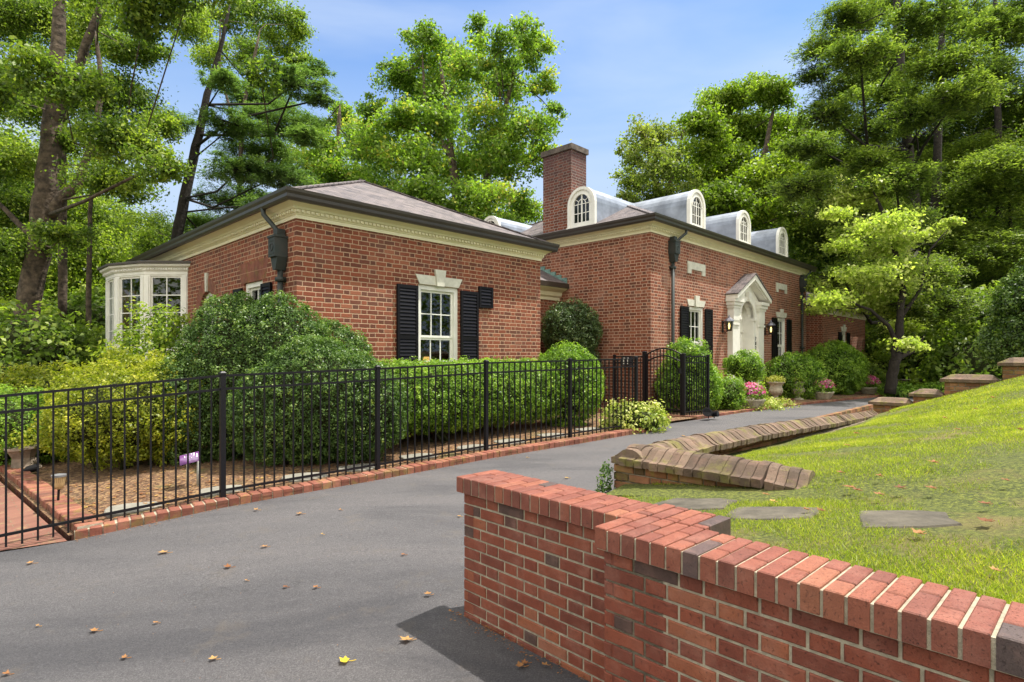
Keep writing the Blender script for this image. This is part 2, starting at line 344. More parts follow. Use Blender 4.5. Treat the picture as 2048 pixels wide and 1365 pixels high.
def floorm():
    m, nt, bs = newmat('forest floor'); L = nt.links.new; bs.inputs['Roughness'].default_value = 1
    col = ramp(nt, noise(nt, 2.5, 7, .7), [(.3, (.02, .03, .008)), (.5, (.05, .065, .018)), (.7, (.11, .085, .045))])
    L(col, bs.inputs['Base Color']); bump(nt, noise(nt, 6, 6, .7), .1, bs); return m
M['floor'] = floorm()
def pathm():
    m, nt, bs = newmat('brick paving'); L = nt.links.new; bs.inputs['Roughness'].default_value = .9
    mp = nd(nt, 'ShaderNodeMapping'); L(nd(nt, 'ShaderNodeTexCoord').outputs['Object'], mp.inputs['Vector']); mp.inputs['Rotation'].default_value = (0, 0, -ANG)
    b = nd(nt, 'ShaderNodeTexBrick'); L(mp.outputs['Vector'], b.inputs['Vector']); b.inputs['Scale'].default_value = 1; b.inputs['Brick Width'].default_value = .21; b.inputs['Row Height'].default_value = .105; b.inputs['Mortar Size'].default_value = .005
    b.inputs['Color1'].default_value = (.22, .095, .065, 1); b.inputs['Color2'].default_value = (.17, .07, .048, 1); b.inputs['Mortar'].default_value = (.18, .11, .07, 1)
    col = mixc(nt, ramp(nt, noise(nt, 6, 6, .7), [(.55, (0, 0, 0)), (.75, (.7, .7, .7))]), b.outputs['Color'], (.34, .27, .12))
    L(col, bs.inputs['Base Color']); bump(nt, b.outputs['Fac'], -.004, bs); return m
M['paving'] = pathm()
def glassm():
    m, nt, bs = newmat('window glass'); nt.nodes.remove(bs); L = nt.links.new
    o = nt.nodes['Material Output']; g = nd(nt, 'ShaderNodeBsdfGlossy'); g.inputs['Roughness'].default_value = .015; g.inputs['Color'].default_value = (.9, .95, .95, 1)
    t = nd(nt, 'ShaderNodeBsdfTransparent'); t.inputs['Color'].default_value = (.55, .6, .58, 1)
    lw = nd(nt, 'ShaderNodeLayerWeight'); lw.inputs['Blend'].default_value = .5; fr_ = math_(nt, 'ADD', math_(nt, 'MULTIPLY', math_(nt, 'POWER', lw.outputs['Facing'], 4.0), .75), .07)
    mx = nd(nt, 'ShaderNodeMixShader'); L(fr_, mx.inputs[0]); L(t.outputs[0], mx.inputs[1]); L(g.outputs[0], mx.inputs[2]); L(mx.outputs[0], o.inputs['Surface']); return m
M['glass'] = glassm()
def emit(name, col, st):
    m, nt, bs = newmat(name); bs.inputs['Emission Color'].default_value = (*col, 1); bs.inputs['Emission Strength'].default_value = st; bs.inputs['Base Color'].default_value = (*col, 1); return m
M['bulb'] = emit('warm bulb', (1, .62, .2), 3.5)
M['shade'] = emit('lit lamp shade', (.9, .48, .13), .9)
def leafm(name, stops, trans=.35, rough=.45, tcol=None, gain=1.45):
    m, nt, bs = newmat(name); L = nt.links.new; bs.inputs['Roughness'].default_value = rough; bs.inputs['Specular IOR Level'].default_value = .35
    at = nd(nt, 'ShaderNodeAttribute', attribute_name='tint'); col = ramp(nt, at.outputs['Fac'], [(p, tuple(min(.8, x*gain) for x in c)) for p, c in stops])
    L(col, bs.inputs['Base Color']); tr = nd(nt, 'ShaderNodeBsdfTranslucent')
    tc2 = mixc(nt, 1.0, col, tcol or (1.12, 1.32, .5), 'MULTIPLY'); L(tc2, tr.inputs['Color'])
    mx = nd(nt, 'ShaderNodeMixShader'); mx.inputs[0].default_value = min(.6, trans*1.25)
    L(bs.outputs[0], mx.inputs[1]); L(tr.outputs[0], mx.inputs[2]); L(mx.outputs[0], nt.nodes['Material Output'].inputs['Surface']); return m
M['lf_tulip'] = leafm('tulip poplar leaves', [(0, (.07, .12, .025)), (.5, (.15, .22, .036)), (.85, (.22, .30, .05)), (1, (.34, .30, .06))], .5)
M['lf_broad'] = leafm('broad tree leaves', [(0, (.03, .055, .016)), (.5, (.115, .17, .028)), (1, (.29, .34, .05))], .42)
M['lf_pine'] = leafm('pine needles', [(0, (.05, .085, .03)), (.5, (.105, .165, .055)), (1, (.19, .25, .08))], .35)
M['lf_hem'] = leafm('hemlock needles', [(0, (.03, .05, .014)), (.5, (.085, .12, .028)), (1, (.23, .27, .06))], .42)
M['lf_forest'] = leafm('forest leaves', [(0, (.035, .06, .012)), (.5, (.13, .185, .028)), (1, (.34, .40, .05))], .42)
M['lf_dog'] = leafm('dogwood leaves', [(0, (.17, .22, .05)), (.5, (.33, .37, .09)), (1, (.50, .50, .20))], .5)
M['lf_box'] = leafm('boxwood leaves', [(0, (.025, .05, .018)), (.5, (.07, .125, .03)), (.9, (.16, .23, .055)), (1, (.28, .32, .09))], .3, .4)
M['lf_hedge'] = leafm('hedge leaves', [(0, (.03, .07, .012)), (.5, (.13, .22, .027)), (1, (.30, .40, .055))], .35, .4)
M['lf_lime'] = leafm('lime azalea leaves', [(0, (.07, .10, .010)), (.5, (.19, .215, .018)), (1, (.38, .36, .035))], .35)
M['lf_holly'] = leafm('holly leaves', [(0, (.025, .045, .015)), (.6, (.055, .09, .028)), (1, (.18, .22, .08))], .15, .3)
M['lf_varieg'] = leafm('variegated leaves', [(0, (.10, .16, .03)), (.5, (.25, .29, .05)), (1, (.55, .52, .22))], .3)
M['petal_pink'] = leafm('pink petals', [(0, (.35, .03, .17)), (.5, (.55, .07, .28)), (1, (.65, .25, .42))], .3)
M['petal_yel'] = leafm('pale yellow leaves', [(0, (.25, .28, .04)), (.5, (.46, .44, .09)), (1, (.65, .58, .2))], .3)
M['grass'] = leafm('grass blades', [(0, (.22, .18, .06)), (.15, (.09, .12, .018)), (.5, (.195, .235, .024)), (.85, (.31, .33, .035)), (1, (.42, .38, .07))], .4, gain=1.5)
M['dry'] = leafm('dry leaves', [(0, (.13, .045, .02)), (.35, (.30, .13, .05)), (.75, (.45, .27, .10)), (1, (.66, .50, .04))], .2, .7, (1.2, .9, .5), gain=1.0)

# ------------------------------------------------------------------ foliage tools
LEAFK = 2.3
def leaves(Pn, Nn, size, aspect=.55, T=None, bend=.15, rng=RG):
    n = len(Pn)
    Nn = Nn/np.maximum(np.linalg.norm(Nn, axis=1, keepdims=True), 1e-6)
    if T is None: T = rng.normal(size=(n, 3))
    T = T-(T*Nn).sum(1, keepdims=True)*Nn
    T = T/np.maximum(np.linalg.norm(T, axis=1, keepdims=True), 1e-6)
    B = np.cross(Nn, T); s = (size*rng.uniform(.65, 1.35, n))[:, None]
    V = np.empty((n, 4, 3)); a = s*.5; b = s*.5*aspect
    V[:, 0] = Pn-T*a; V[:, 2] = Pn+T*a; V[:, 1] = Pn+B*b-T*a*.15+Nn*s*bend; V[:, 3] = Pn-B*b-T*a*.15+Nn*s*bend
    return V.reshape(-1, 3), np.arange(n*4).reshape(-1, 4)
def unit(n, rng=RG):
    d = rng.normal(size=(n, 3)); return d/np.linalg.norm(d, axis=1, keepdims=True)
def shrub(name, label, cat, base, lobes, leaf, size, dens, group=None, stem=True, twig=None, rough=.07, asp=.55, core=True, spray=5, up=.35, puff=None):
    """lobes: (dx,dy,z,rx,ry,rz) relative to base; leaves cover the outside of their union, in small sprigs"""
    rng = np.random.default_rng(abs(hash(label)) % 99999 if False else sum(map(ord, label)))
    root = empty(name, base, label, cat, group)
    Ps, Ns, Ts = [], [], []
    for li, (dx, dy, cz, rx, ry, rz) in enumerate(lobes):
        area = 4*math.pi*(((rx*ry)**1.6+(rx*rz)**1.6+(ry*rz)**1.6)/3)**(1/1.6)
        tot = area*dens*2.9; pr = puff or max(.05, size*2.1)
        spr = int(min(60, max(spray, tot/(area/(pr*pr*1.25))))) if puff != 0 else spray
        ns = int(tot/spr)
        d = unit(ns, rng); c = np.array([dx, dy, cz]); r = np.array([rx, ry, rz])
        rr_ = float(np.mean(r)); f = np.array([.8*mnoise.noise(Vector(x)*3.0*max(.6, rr_)+Vector((li*5, 0, 0))) + .5*mnoise.noise(Vector(x)*9*max(.6, rr_)+Vector((0, li*3, 9))) for x in d])
        sc = 1+f*rough*2.2-np.abs(rng.normal(size=ns))*.02
        p = c+d*r*sc[:, None]; nn = d/r; nn /= np.linalg.norm(nn, axis=1, keepdims=True)
        keep = np.ones(ns, bool)
        for lj, (ax, ay, az, bx, by, bz) in enumerate(lobes):
            if lj != li:
                keep &= ((((p-np.array([ax, ay, az]))/np.array([bx, by, bz]))**2).sum(1) > .86)
        keep &= p[:, 2] > .02
        p = p[keep]; nn = nn[keep]; f = f[keep]
        pp = np.repeat(p, spr, 0); nr0 = np.repeat(nn, spr, 0); m_ = len(pp)
        dd = unit(m_, rng)+nr0*.55; dd /= np.linalg.norm(dd, axis=1, keepdims=True)
        prs = np.repeat(pr*rng.uniform(.6, 1.35, len(p)), spr)[:, None]
        pp = pp+dd*prs*rng.uniform(.55, 1.1, (m_, 1))
        nr = dd*1.0+rng.normal(size=(m_, 3))*.5; nr[:, 2] += up
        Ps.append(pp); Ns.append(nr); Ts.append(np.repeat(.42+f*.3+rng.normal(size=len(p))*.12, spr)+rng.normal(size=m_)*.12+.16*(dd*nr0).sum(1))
        if puff != 0:   # an under-layer of leaves between the sprigs
            nb = int(tot*.55); d = unit(nb, rng); p = c+d*r*(.93+rng.normal(size=nb)*.02)[:, None]
            keep = np.ones(nb, bool)
            for lj, (ax, ay, az, bx, by, bz) in enumerate(lobes):
                if lj != li: keep &= ((((p-np.array([ax, ay, az]))/np.array([bx, by, bz]))**2).sum(1) > .8)
            keep &= p[:, 2] > .04; p = p[keep]; dk = (d/r)[keep]; dk /= np.linalg.norm(dk, axis=1, keepdims=True)
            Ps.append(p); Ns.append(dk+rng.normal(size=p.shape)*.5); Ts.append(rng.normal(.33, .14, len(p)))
    Pn = np.vstack(Ps); Nn = np.vstack(Ns); T = np.clip(np.concatenate(Ts), 0, 1)
    V, Q = leaves(Pn, Nn, size, asp, rng=rng)
    numesh('foliage', V, Q, T, leaf, root)
    mb = MB()
    if core:  # solid dark filler lobes, interior shade put into their colour
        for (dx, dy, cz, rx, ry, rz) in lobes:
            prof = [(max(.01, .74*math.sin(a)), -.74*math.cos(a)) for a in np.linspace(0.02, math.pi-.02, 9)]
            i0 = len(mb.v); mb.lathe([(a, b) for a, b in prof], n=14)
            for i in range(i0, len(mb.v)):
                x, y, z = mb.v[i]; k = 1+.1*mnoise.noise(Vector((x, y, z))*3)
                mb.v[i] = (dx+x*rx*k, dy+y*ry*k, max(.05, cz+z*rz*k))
    zt = min(l[2] for l in lobes)
    if stem:
        for k in range(4):
            a = k*1.6+.4; l = lobes[k % len(lobes)]
            mb.tube([(l[0]*.5+.05*math.cos(a), l[1]*.5+.05*math.sin(a), -.05), (l[0]+.15*math.cos(a)*l[3], l[1]+.15*math.sin(a)*l[4], l[2])], [.03, .015], 5)
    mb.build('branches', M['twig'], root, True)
    return root
def tree(name, label, base, trunks, blobs, leafmat, bark, size, nleaf, group=None, style='broad', seed=1, nsub=None, cat='tree', flat=.6, subr=.30, asp=.6, twigs=True, kf=1.0):
    """trunks: lists of (Vector,r); blobs: (Vector c,rx,ry,rz); all in world coordinates"""
    rng = np.random.default_rng(seed); root = empty(name, base, label, cat, group); b0 = Vector(base)
    mb = MB(); tp = []
    for tr in trunks:
        pts = []; rad = []
        for i in range(len(tr)-1):
            (p, r), (q, s) = tr[i], tr[i+1]
            for k in range(4):
                f = k/4; j = Vector(rng.normal(size=3)*r*.10); j.z = 0
                pts.append(p.lerp(q, f)+(j if (i or k) else Vector())-b0); rad.append(r+(s-r)*f)
        pts.append(tr[-1][0]-b0); rad.append(tr[-1][1]); mb.tube(pts, rad[:-1]+[min(rad[-1]*.3, .02)], 10)
        tp += list(zip(pts, rad))
    nleaf = int(nleaf*LEAFK*kf)
    vol = [max(.02, (b[1]*b[2]*b[3]))**.67 for b in blobs]; tot = sum(vol)
    Pa, Na, Ta, La = [], [], [], []
    for bi, (c, rx, ry, rz) in enumerate(blobs):
        c = c-b0; m = (rx+ry+rz)/3
        best = min(tp, key=lambda q: (q[0]-c).length+max(0, q[0].z-c.z)*1.5)
        st = best[0]; r0 = min(best[1]*.4, .015+.0065*(st-c).length); mid = st.lerp(c, .5)+Vector((0, 0, -.05*(st-c).length))+Vector(rng.normal(size=3)*.06*(st-c).length)
        if r0 > .006: mb.tube([st, mid, c], [r0, r0*.75, r0*.4], 6)
        n_ = int(nleaf*vol[bi]/tot); ns = min(70, (nsub or 0)*2 or max(12, int(20*m)))
        d = unit(ns, rng)*(rng.uniform(.05, 1.15, ns)**.5)[:, None]*np.array([rx, ry, rz])*.92+np.array(c)
        tb = rng.normal()*.08
        for k in range(ns):
            sr = subr*m*rng.uniform(.6, 1.3)
            if twigs: mb.tube([c.lerp(Vector(d[k]), .05), c.lerp(Vector(d[k]), .5)+Vector((0, 0, -.04*m)), Vector(d[k])], [r0*.35+.004, r0*.2+.003, .003], 4, False)
            nk = int(n_/ns*rng.uniform(.6, 1.4)); 
            if nk < 1: continue
            if style == 'broad':
                g = rng.normal(size=(nk, 3))*sr*.8; g[:, 2] *= flat
                nn = rng.normal(size=(nk, 3))*1.0; nn[:, 2] += .6; nn += g/sr*.4
                Pa.append(d[k]+g); Na.append(nn); La.append(rng.normal(size=(nk, 3)))
            else:
                out = Vector(d[k])-Vector((best[0].x, best[0].y, d[k][2])); ang = math.atan2(out.y, out.x)+rng.normal()*.4
                dr = np.array([math.cos(ang), math.sin(ang), -.22]); sd_ = np.array([-dr[1], dr[0], 0])
                tt = rng.uniform(-1, 1, nk)
                g = dr*(tt*sr*1.5)[:, None]+sd_*(rng.normal(size=nk)*sr*.45*(1.1-tt))[:, None]; g[:, 2] += rng.normal(size=nk)*sr*.26-(tt**2)*sr*.35
                nn = rng.normal(size=(nk, 3))*.3; nn[:, 2] += 1
                Pa.append(d[k]+g); Na.append(nn); La.append(dr*1.0+sd_*np.sign(rng.normal(size=nk))[:, None]*.8+rng.normal(size=(nk, 3))*.25)
            Ta.append(np.clip(.5+tb+rng.normal()*.15+rng.normal(size=nk)*.2+(rng.random(nk) > .992)*.3, 0, 1))
    V, Q = leaves(np.vstack(Pa), np.vstack(Na), size, asp, np.vstack(La), rng=rng)
    mb.build('trunk', bark, root, True)
    numesh('crown', V, Q, np.concatenate(Ta), leafmat, root)
    return root

# ------------------------------------------------------------------ SETTING: ground sheets
def sheet(name, Lp, Rp, mat, dz, nx=10, kind='structure'):
    mb = MB()
    for i in range(len(Lp)-1):
        sub = 3
        for a in range(sub):
            for j in range(nx):
                q = []
                for (f, g) in ((a/sub, j/nx), ((a+1)/sub, j/nx), ((a+1)/sub, (j+1)/nx), (a/sub, (j+1)/nx)):
                    l = Vector(Lp[i]).lerp(Vector(Lp[i+1]), f); r = Vector(Rp[i]).lerp(Vector(Rp[i+1]), f); p = l.lerp(r, g)
                    q.append((p.x, p.y, gz(p.x, p.y)+dz))
                mb.face(q)
    o = mb.build(name, mat, smooth=True, weld=True)
    return setp(o, kind=kind)
CURB = [(-9, 3.6), (-6.2, 4.55), (-4.6, 5.1), (-4.05, 5.33), (-3.10, 6.05), (-1.62, 7.29), (-.27, 8.43), (1.12, 9.63), (2.66, 10.98), (3.25, 12.0), (4.05, 12.62), (4.62, 13.15), (5.9, 14.25), (8.2, 16.2), (11.7, 18.85), (15, 21.2), (24, 26)]
off = Vector((.66, -.75))
mb = MB()
g = [-130, -70, -40, -25, -16, -10, -6, -3, 0, 3, 6, 10, 14, 18, 24, 32, 45, 70, 130]
for i in range(len(g)-1):
    for j in range(len(g)-1):
        mb.face([(x, y, gz(x, y)-.10+.6*mnoise.noise(Vector((x, y, 0))*.07)*min(1, max(0, (math.hypot(x, y)-26)/30))) for x, y in ((g[i], g[j]), (g[i+1], g[j]), (g[i+1], g[j+1]), (g[i], g[j+1]))])
setp(mb.build('forest_floor', M['floor'], smooth=True, weld=True), kind='structure')
sheet('driveway', CURB, [(x+off.x*17, y+off.y*17) for x, y in CURB], M['asphalt'], 0, 14)
sheet('garden_bed', [(-4.10, 5.33)]+CURB[4:], [(-12.2, 12.6)]+[(x-off.x*5, y-off.y*5) for x, y in CURB[4:]], M['soil'], .045, 10)
pth = [(-9.2, 3.55), (-6.2, 4.57), (-4.6, 5.12), (-4.12, 5.36)]
sheet('brick_path', [(-12, 2.65), (-9, 3.57), (-6.2, 4.52), (-4.10, 5.31)], [(-20, 9.8), (-17, 10.7), (-14.3, 11.5), (-12.1, 12.4)], M['paving'], .004, 8)

# lawn bank
LO = Vector((.88, 5.3)); B2 = Vector((.714, -.70)); A2 = Vector((.70, .714))
def lawnz(p, q):
    base = float(np.interp(q, [-3, -.3, .5, 7, 9], [.40, .40, .49, .33, .40])); sl = float(np.interp(q, [-3, 0, 6.5, 9], [.125, .14, .26, .37]))
    z = base+sl*min(p, 3.2)+.16*max(0, p-3.2)
    return min(z, 2.6)+.015*mnoise.noise(Vector((p, q, 0))*1.3)
def LW(p, q): v = LO+B2*p+A2*q; return v
def curveB(q):  # sideways drift of the long wall
    return float(np.interp(q, [0, .5, 2, 5, 9.4], [.16, .16, .14, .05, .0]))
mb = MB(); ps = [0]+[.12+.28*i for i in range(12)]+[3.8, 4.6, 6, 8, 11, 15]; qs = [-6+.3*i for i in range(52)]
qs = [q for q in qs if q <= 9.3]
for i in range(len(ps)-1):
    for j in range(len(qs)-1):
        if qs[j] < -1.95 and ps[i+1] < 40: continue
        if qs[j] < -.35 and ps[i] < .39: continue
        q4 = []
        for (p, q) in ((ps[i], qs[j]), (ps[i+1], qs[j]), (ps[i+1], qs[j+1]), (ps[i], qs[j+1])):
            pp = p+.16 if q > -.3 else p
            v = LW(pp, q); q4.append((v.x, v.y, lawnz(p, q)))
        mb.face(q4)
o = mb.build('lawn', M['lawn'], smooth=True, weld=True); setp(o, kind='structure')
# grass blades
def ingrass(p, q):
    if q < -1.72 and p < 1.98: return False
    if -.42 < q < -.0 and p < 1.62: return False
    return True
rng = np.random.default_rng(5); gp, gq = [], []
n0 = 0; Pg = []; Hs = []
while n0 < 150000:
    p = rng.uniform(.3, 7, 20000); q = -1.95+11.2*rng.random(20000)**1.9
    for a, b in zip(p, q):
        if not ingrass(a, b): continue
        v = LO+B2*(a+(.16 if b > -.3 else 0))+A2*b
        if v.y < .4 or abs(v.x)/v.y > 1.0: continue
        if b < 0 and a < .45: continue
        dn = mnoise.noise(Vector((a, b, 3))*1.1)+.5*mnoise.noise(Vector((a, b, 3))*4)
        if rng.random() > .72+dn*1.5: continue
        near = 0
        for (sa, sb, sr) in ((1.15, -.62, .24), (1.75, -.80, .20), (2.42, -.77, .19)):
            if (a-sa)**2+(b-sb)**2 < sr*sr: near = 1
        if near: continue
        Pg.append((v.x, v.y, lawnz(a, b), dn, max(1, v.y/4.0))); n0 += 1
Pg = np.array(Pg); n = len(Pg)
hh = rng.uniform(.007, .024, n)*np.minimum(Pg[:, 4], 2)**.5; ww = .0023*Pg[:, 4]**.9
a = rng.uniform(0, 6.283, n); lean = rng.normal(size=(n, 2))*hh[:, None]*.7
V = np.empty((n, 3, 3)); V[:, 0] = Pg[:, :3]; V[:, 1] = Pg[:, :3]; V[:, 2] = Pg[:, :3]
V[:, 0, 0] -= np.cos(a)*ww; V[:, 0, 1] -= np.sin(a)*ww; V[:, 1, 0] += np.cos(a)*ww; V[:, 1, 1] += np.sin(a)*ww
V[:, 2, :2] += lean; V[:, 2, 2] += hh; V[:, :2, 2] -= .004
tg = np.clip(.46+Pg[:, 3]*.55+rng.normal(size=n)*.27, 0, 1)
o = numesh('grass', V.reshape(-1, 3), np.arange(n*3).reshape(-1, 3), tg, M['grass'])
setp(o, 'short sunlit yellow green grass covering the sloping lawn', 'grass', kind='stuff')
# litter on the bed
def deadleaf(mb, c, s, a, tint, rr, curl=.35, n=Vector((0, 0, 1))):
    pts = []; k = 10
    x = Vector((math.cos(a), math.sin(a), 0)); y = Vector((-math.sin(a), math.cos(a), 0))
    for i in range(k):
        t = 2*math.pi*i/k; r = s*(.5 if i % 2 == 0 else .3)*rr.uniform(.8, 1.15)
        X = r*math.cos(t)*1.15; Y = r*math.sin(t)*.85
        pts.append(Vector(c)+x*X+y*Y+Vector((0, 0, .004+curl*(Y*Y+.4*X*X)/s+rr.uniform(0, .05)*s)))
    cc = Vector(c)+Vector((0, 0, .004))
    for i in range(k): mb.face([cc, pts[i], pts[(i+1) % k]], tint)
mb = MB(); rr = random.Random(3)
for i in range(1700):
    t = rr.uniform(-.3, 9.2); dd = .22+2.6*rr.random()**1.3
    k = min(int(t/9.2*4.99) if t > 0 else 0, 4)
    seg = CURB[3:9]; q = max(0, min(4.999, t/9.2*5)); i0 = int(q); f = q-i0
    c = Vector(seg[i0]).lerp(Vector(seg[i0+1]), f)-off*dd
    deadleaf(mb, (c.x, c.y, gz(c.x, c.y)+.05), rr.uniform(.02, .06), rr.uniform(0, 6.28), rr.uniform(.1, .85), rr)
setp(mb.build('leaf_litter', M['dry'], tint=True), 'scattered small dry leaves and bark bits on the soil inside the fence', 'leaf litter', kind='stuff')

mb = MB(); rr = random.Random(8)
for i in range(420):
    seg = CURB[3:9]; q = rr.uniform(0, 4.999); i0 = int(q); c = Vector(seg[i0]).lerp(Vector(seg[i0+1]), q-i0)+off*(.02+.12*rr.random()**2.5)
    deadleaf(mb, (c.x, c.y, gz(c.x, c.y)+.004), rr.uniform(.008, .022), rr.uniform(0, 6.28), rr.uniform(0, .6), rr)
for i in range(260):
    q = rr.uniform(-.05, 1.25); c = Vector((-.296, 3.55))+Vector((.714, -.70))*q+Vector((-.70, -.714))*(.01+.10*rr.random()**2.5)
    deadleaf(mb, (c.x, c.y, gz(c.x, c.y)+.004), rr.uniform(.006, .018), rr.uniform(0, 6.28), rr.uniform(0, .6), rr)
for i in range(900):
    x = rr.uniform(-5, 3.5); y = rr.uniform(2.2, 11)
    if (Vector((x, y))-Vector((-.296, 3.55))).dot(Vector((.70, .714))) > -.02 and x > -.3 and y < 5.2: continue
    if (Vector((x, y))-Vector((-3.1, 6.05))).dot(Vector((-.64, .768))) > -.05: continue
    deadleaf(mb, (x, y, gz(x, y)+.003), rr.uniform(.003, .009), rr.uniform(0, 6.28), rr.uniform(0, .7), rr)
setp(mb.build('grit', M['dry'], tint=True), 'fine grit and leaf crumbs gathered along the driveway edges', 'debris', kind='stuff')
# ------------------------------------------------------------------ HOUSE
HO = Vector((-3.29, 8.8, 0))
H = empty('brick_house', HO, 'long red brick house with hipped slate roofs, arched dormers and a tall chimney', 'house', rz=ANG)
def HP(x, y, z=0): v = HO+DA*x+DB*y; return Vector((v.x, v.y, z))
class Fr:
    def __init__(s, o, t, n): s.o = Vector((*o, 0)); s.t = Vector((*t, 0)).normalized(); s.n = Vector((*n, 0)).normalized()
    def p(s, a, z, d=0): q = s.o+s.t*a+s.n*d; return Vector((q.x, q.y, z))
def fbox(mb, f, s0, s1, z0, z1, d0, d1, tint=None):
    mb.hexa([f.p(s0, z0, d0), f.p(s1, z0, d0), f.p(s1, z0, d1), f.p(s0, z0, d1), f.p(s0, z1, d0), f.p(s1, z1, d0), f.p(s1, z1, d1), f.p(s0, z1, d1)], tint)
def fpoly(mb, f, pts, d0, d1, tint=None):   # extruded polygon (s,z)
    A = [f.p(a, z, d0) for a, z in pts]; B = [f.p(a, z, d1) for a, z in pts]; n = len(pts)
    mb.face(B, tint); mb.face(A[::-1], tint)
    for i in range(n): mb.face([A[i], A[(i+1) % n], B[(i+1) % n], B[i]], tint)
def wallmesh(mb, f, S0, S1, Z0, Z1, ops, dep=.14):
    ss = sorted({S0, S1, *[o[0] for o in ops], *[o[1] for o in ops]}); zs = sorted({Z0, Z1, *[o[2] for o in ops], *[o[3] for o in ops]})
    for i in range(len(ss)-1):
        for j in range(len(zs)-1):
            ms, mz = (ss[i]+ss[i+1])/2, (zs[j]+zs[j+1])/2
            if any(o[0] < ms < o[1] and o[2] < mz < o[3] for o in ops): continue
            mb.face([f.p(ss[i], zs[j]), f.p(ss[i+1], zs[j]), f.p(ss[i+1], zs[j+1]), f.p(ss[i], zs[j+1])])
    for (a, b, c, d) in ops:
        for q in (((a, c), (a, d)), ((a, d), (b, d)), ((b, d), (b, c)), ((b, c), (a, c))):
            mb.face([f.p(*q[0]), f.p(*q[1]), f.p(*q[1], -dep), f.p(*q[0], -dep)])
WF = Fr((0, 0), (1, 0), (0, -1)); WL = Fr((0, 0), (0, 1), (-1, 0)); WW = 5.6; WD = 11.5; WZ = 3.72
MX, MY, MWD, MDP, MZ = 8.375, -1.115, 11.25, 7.86, 4.63
MF = Fr((MX, MY), (1, 0), (0, -1)); ML = Fr((MX, MY), (0, 1), (-1, 0))
HYF = Fr((WW, 1.77), (1, 0), (0, -1))
RX, RY, RW, RZ = 21.95, -1.05, 6.6, 3.42
RF = Fr((RX, RY), (1, 0), (0, -1)); RL = Fr((RX, RY), (0, 1), (-1, 0))
def win(f, s0, s1, z0, z1, cols, rows, cas=.085, keep=None, label=None, sill=True, double=True):
    mb = MB()
    fbox(mb, f, s0, s0+cas, z0, z1, -.13, -.035); fbox(mb, f, s1-cas, s1, z0, z1, -.13, -.035); fbox(mb, f, s0+cas, s1-cas, z1-cas, z1, -.13, -.036)
    fbox(mb, f, s0+cas, s1-cas, z0, z0+.06, -.13, -.03)
    if sill: fbox(mb, f, s0-.03, s1+.03, z0-.07, z0-.002, -.12, .05)
    a, b, c, d = s0+cas+.002, s1-cas-.002, z0+.062, z1-cas-.002
    mid = (c+d)/2 if double else c
    fr = .042
    secs = [(c, mid, -.115, rows//2), (mid, d, -.095, rows-rows//2)] if double else [(c, d, -.1, rows)]
    for (lo, hi, dd, nr) in secs:
        fbox(mb, f, a, a+fr, lo, hi, dd-.02, dd+.015); fbox(mb, f, b-fr, b, lo, hi, dd-.02, dd+.015)
        fbox(mb, f, a+fr, b-fr, hi-fr, hi, dd-.018, dd+.013); fbox(mb, f, a+fr, b-fr, lo, lo+fr, dd-.018, dd+.013)
        for k in range(1, cols):
            x = a+fr+(b-a-2*fr)*k/cols; fbox(mb, f, x-.010, x+.010, lo+fr, hi-fr, dd-.012, dd+.010)
        for k in range(1, nr):
            z = lo+fr+(hi-lo-2*fr)*k/nr; fbox(mb, f, a+fr, b-fr, z-.010, z+.010, dd-.010, dd+.008)
    w_ = mb.build('window', M['white'], H)
    pb = MB()
    for (lo, hi, dd, nr) in secs: pb.face([f.p(a+fr/2, lo+fr/2, dd-.004), f.p(b-fr/2, lo+fr/2, dd-.004), f.p(b-fr/2, hi-fr/2, dd-.004), f.p(a+fr/2, hi-fr/2, dd-.004)])
    pb.build('pane', M['glass'], w_)
    if label: w_['label'] = label
    return w_
def shutter(f, s0, s1, z0, z1, label=None):
    mb = MB(); w_ = .05
    fbox(mb, f, s0, s0+w_, z0, z1, .012, .05); fbox(mb, f, s1-w_, s1, z0, z1, .012, .05)
    zm = (z0+z1)/2
    rails = [(z0, z0+.08), (zm-.035, zm+.035), (z1-.06, z1)] if z1-z0 > .8 else [(z0, z0+.04), (z1-.04, z1)]
    for a, b in rails: fbox(mb, f, s0+w_, s1-w_, a, b, .014, .048)
    fbox(mb, f, s0+w_, s1-w_, z0, z1, .006, .013)
    for k in range(len(rails)-1):
        lo, hi = rails[k][1], rails[k+1][0]; n = max(3, int((hi-lo)/.062))
        for i in range(n):
            z = lo+(i+.15)*(hi-lo)/n; h = (hi-lo)/n*1.15
            mb.hexa([f.p(s0+w_, z, .042), f.p(s1-w_, z, .042), f.p(s1-w_, z+h, .016), f.p(s0+w_, z+h, .016), f.p(s0+w_, z+.008, .047), f.p(s1-w_, z+.008, .047), f.p(s1-w_, z+h+.008, .021), f.p(s0+w_, z+h+.008, .021)])
    o = mb.build('shutter', M['shut'], H)
    if label: o['label'] = label
def lintel(f, s0, s1, zb, h=.17, key=.12):
    mb = MB(); c = (s0+s1)/2; e = .09
    fpoly(mb, f, [(s0, zb), (c-.085, zb-.0), (c-.11, zb+h), (s0-e, zb+h)], -.03, .018)
    fpoly(mb, f, [(c+.085, zb), (s1, zb), (s1+e, zb+h), (c+.11, zb+h)], -.03, .018)
    fpoly(mb, f, [(c-.082, zb-.012), (c+.082, zb-.012), (c+.125, zb+h+key), (c-.125, zb+h+key)], -.03, .05)
    mb.build('lintel', M['lime'], H)
def plaque(f, c, z0, z1, w_=.5):
    mb = MB(); fpoly(mb, f, [(c-w_, z0), (c-w_+.19, z0), (c-w_+.19, z0+.12), (c+w_-.19, z0+.12), (c+w_-.19, z0), (c+w_, z0), (c+w_, z1), (c-w_, z1)], -.02, .03)
    mb.build('stone_plaque', M['lime'], H)
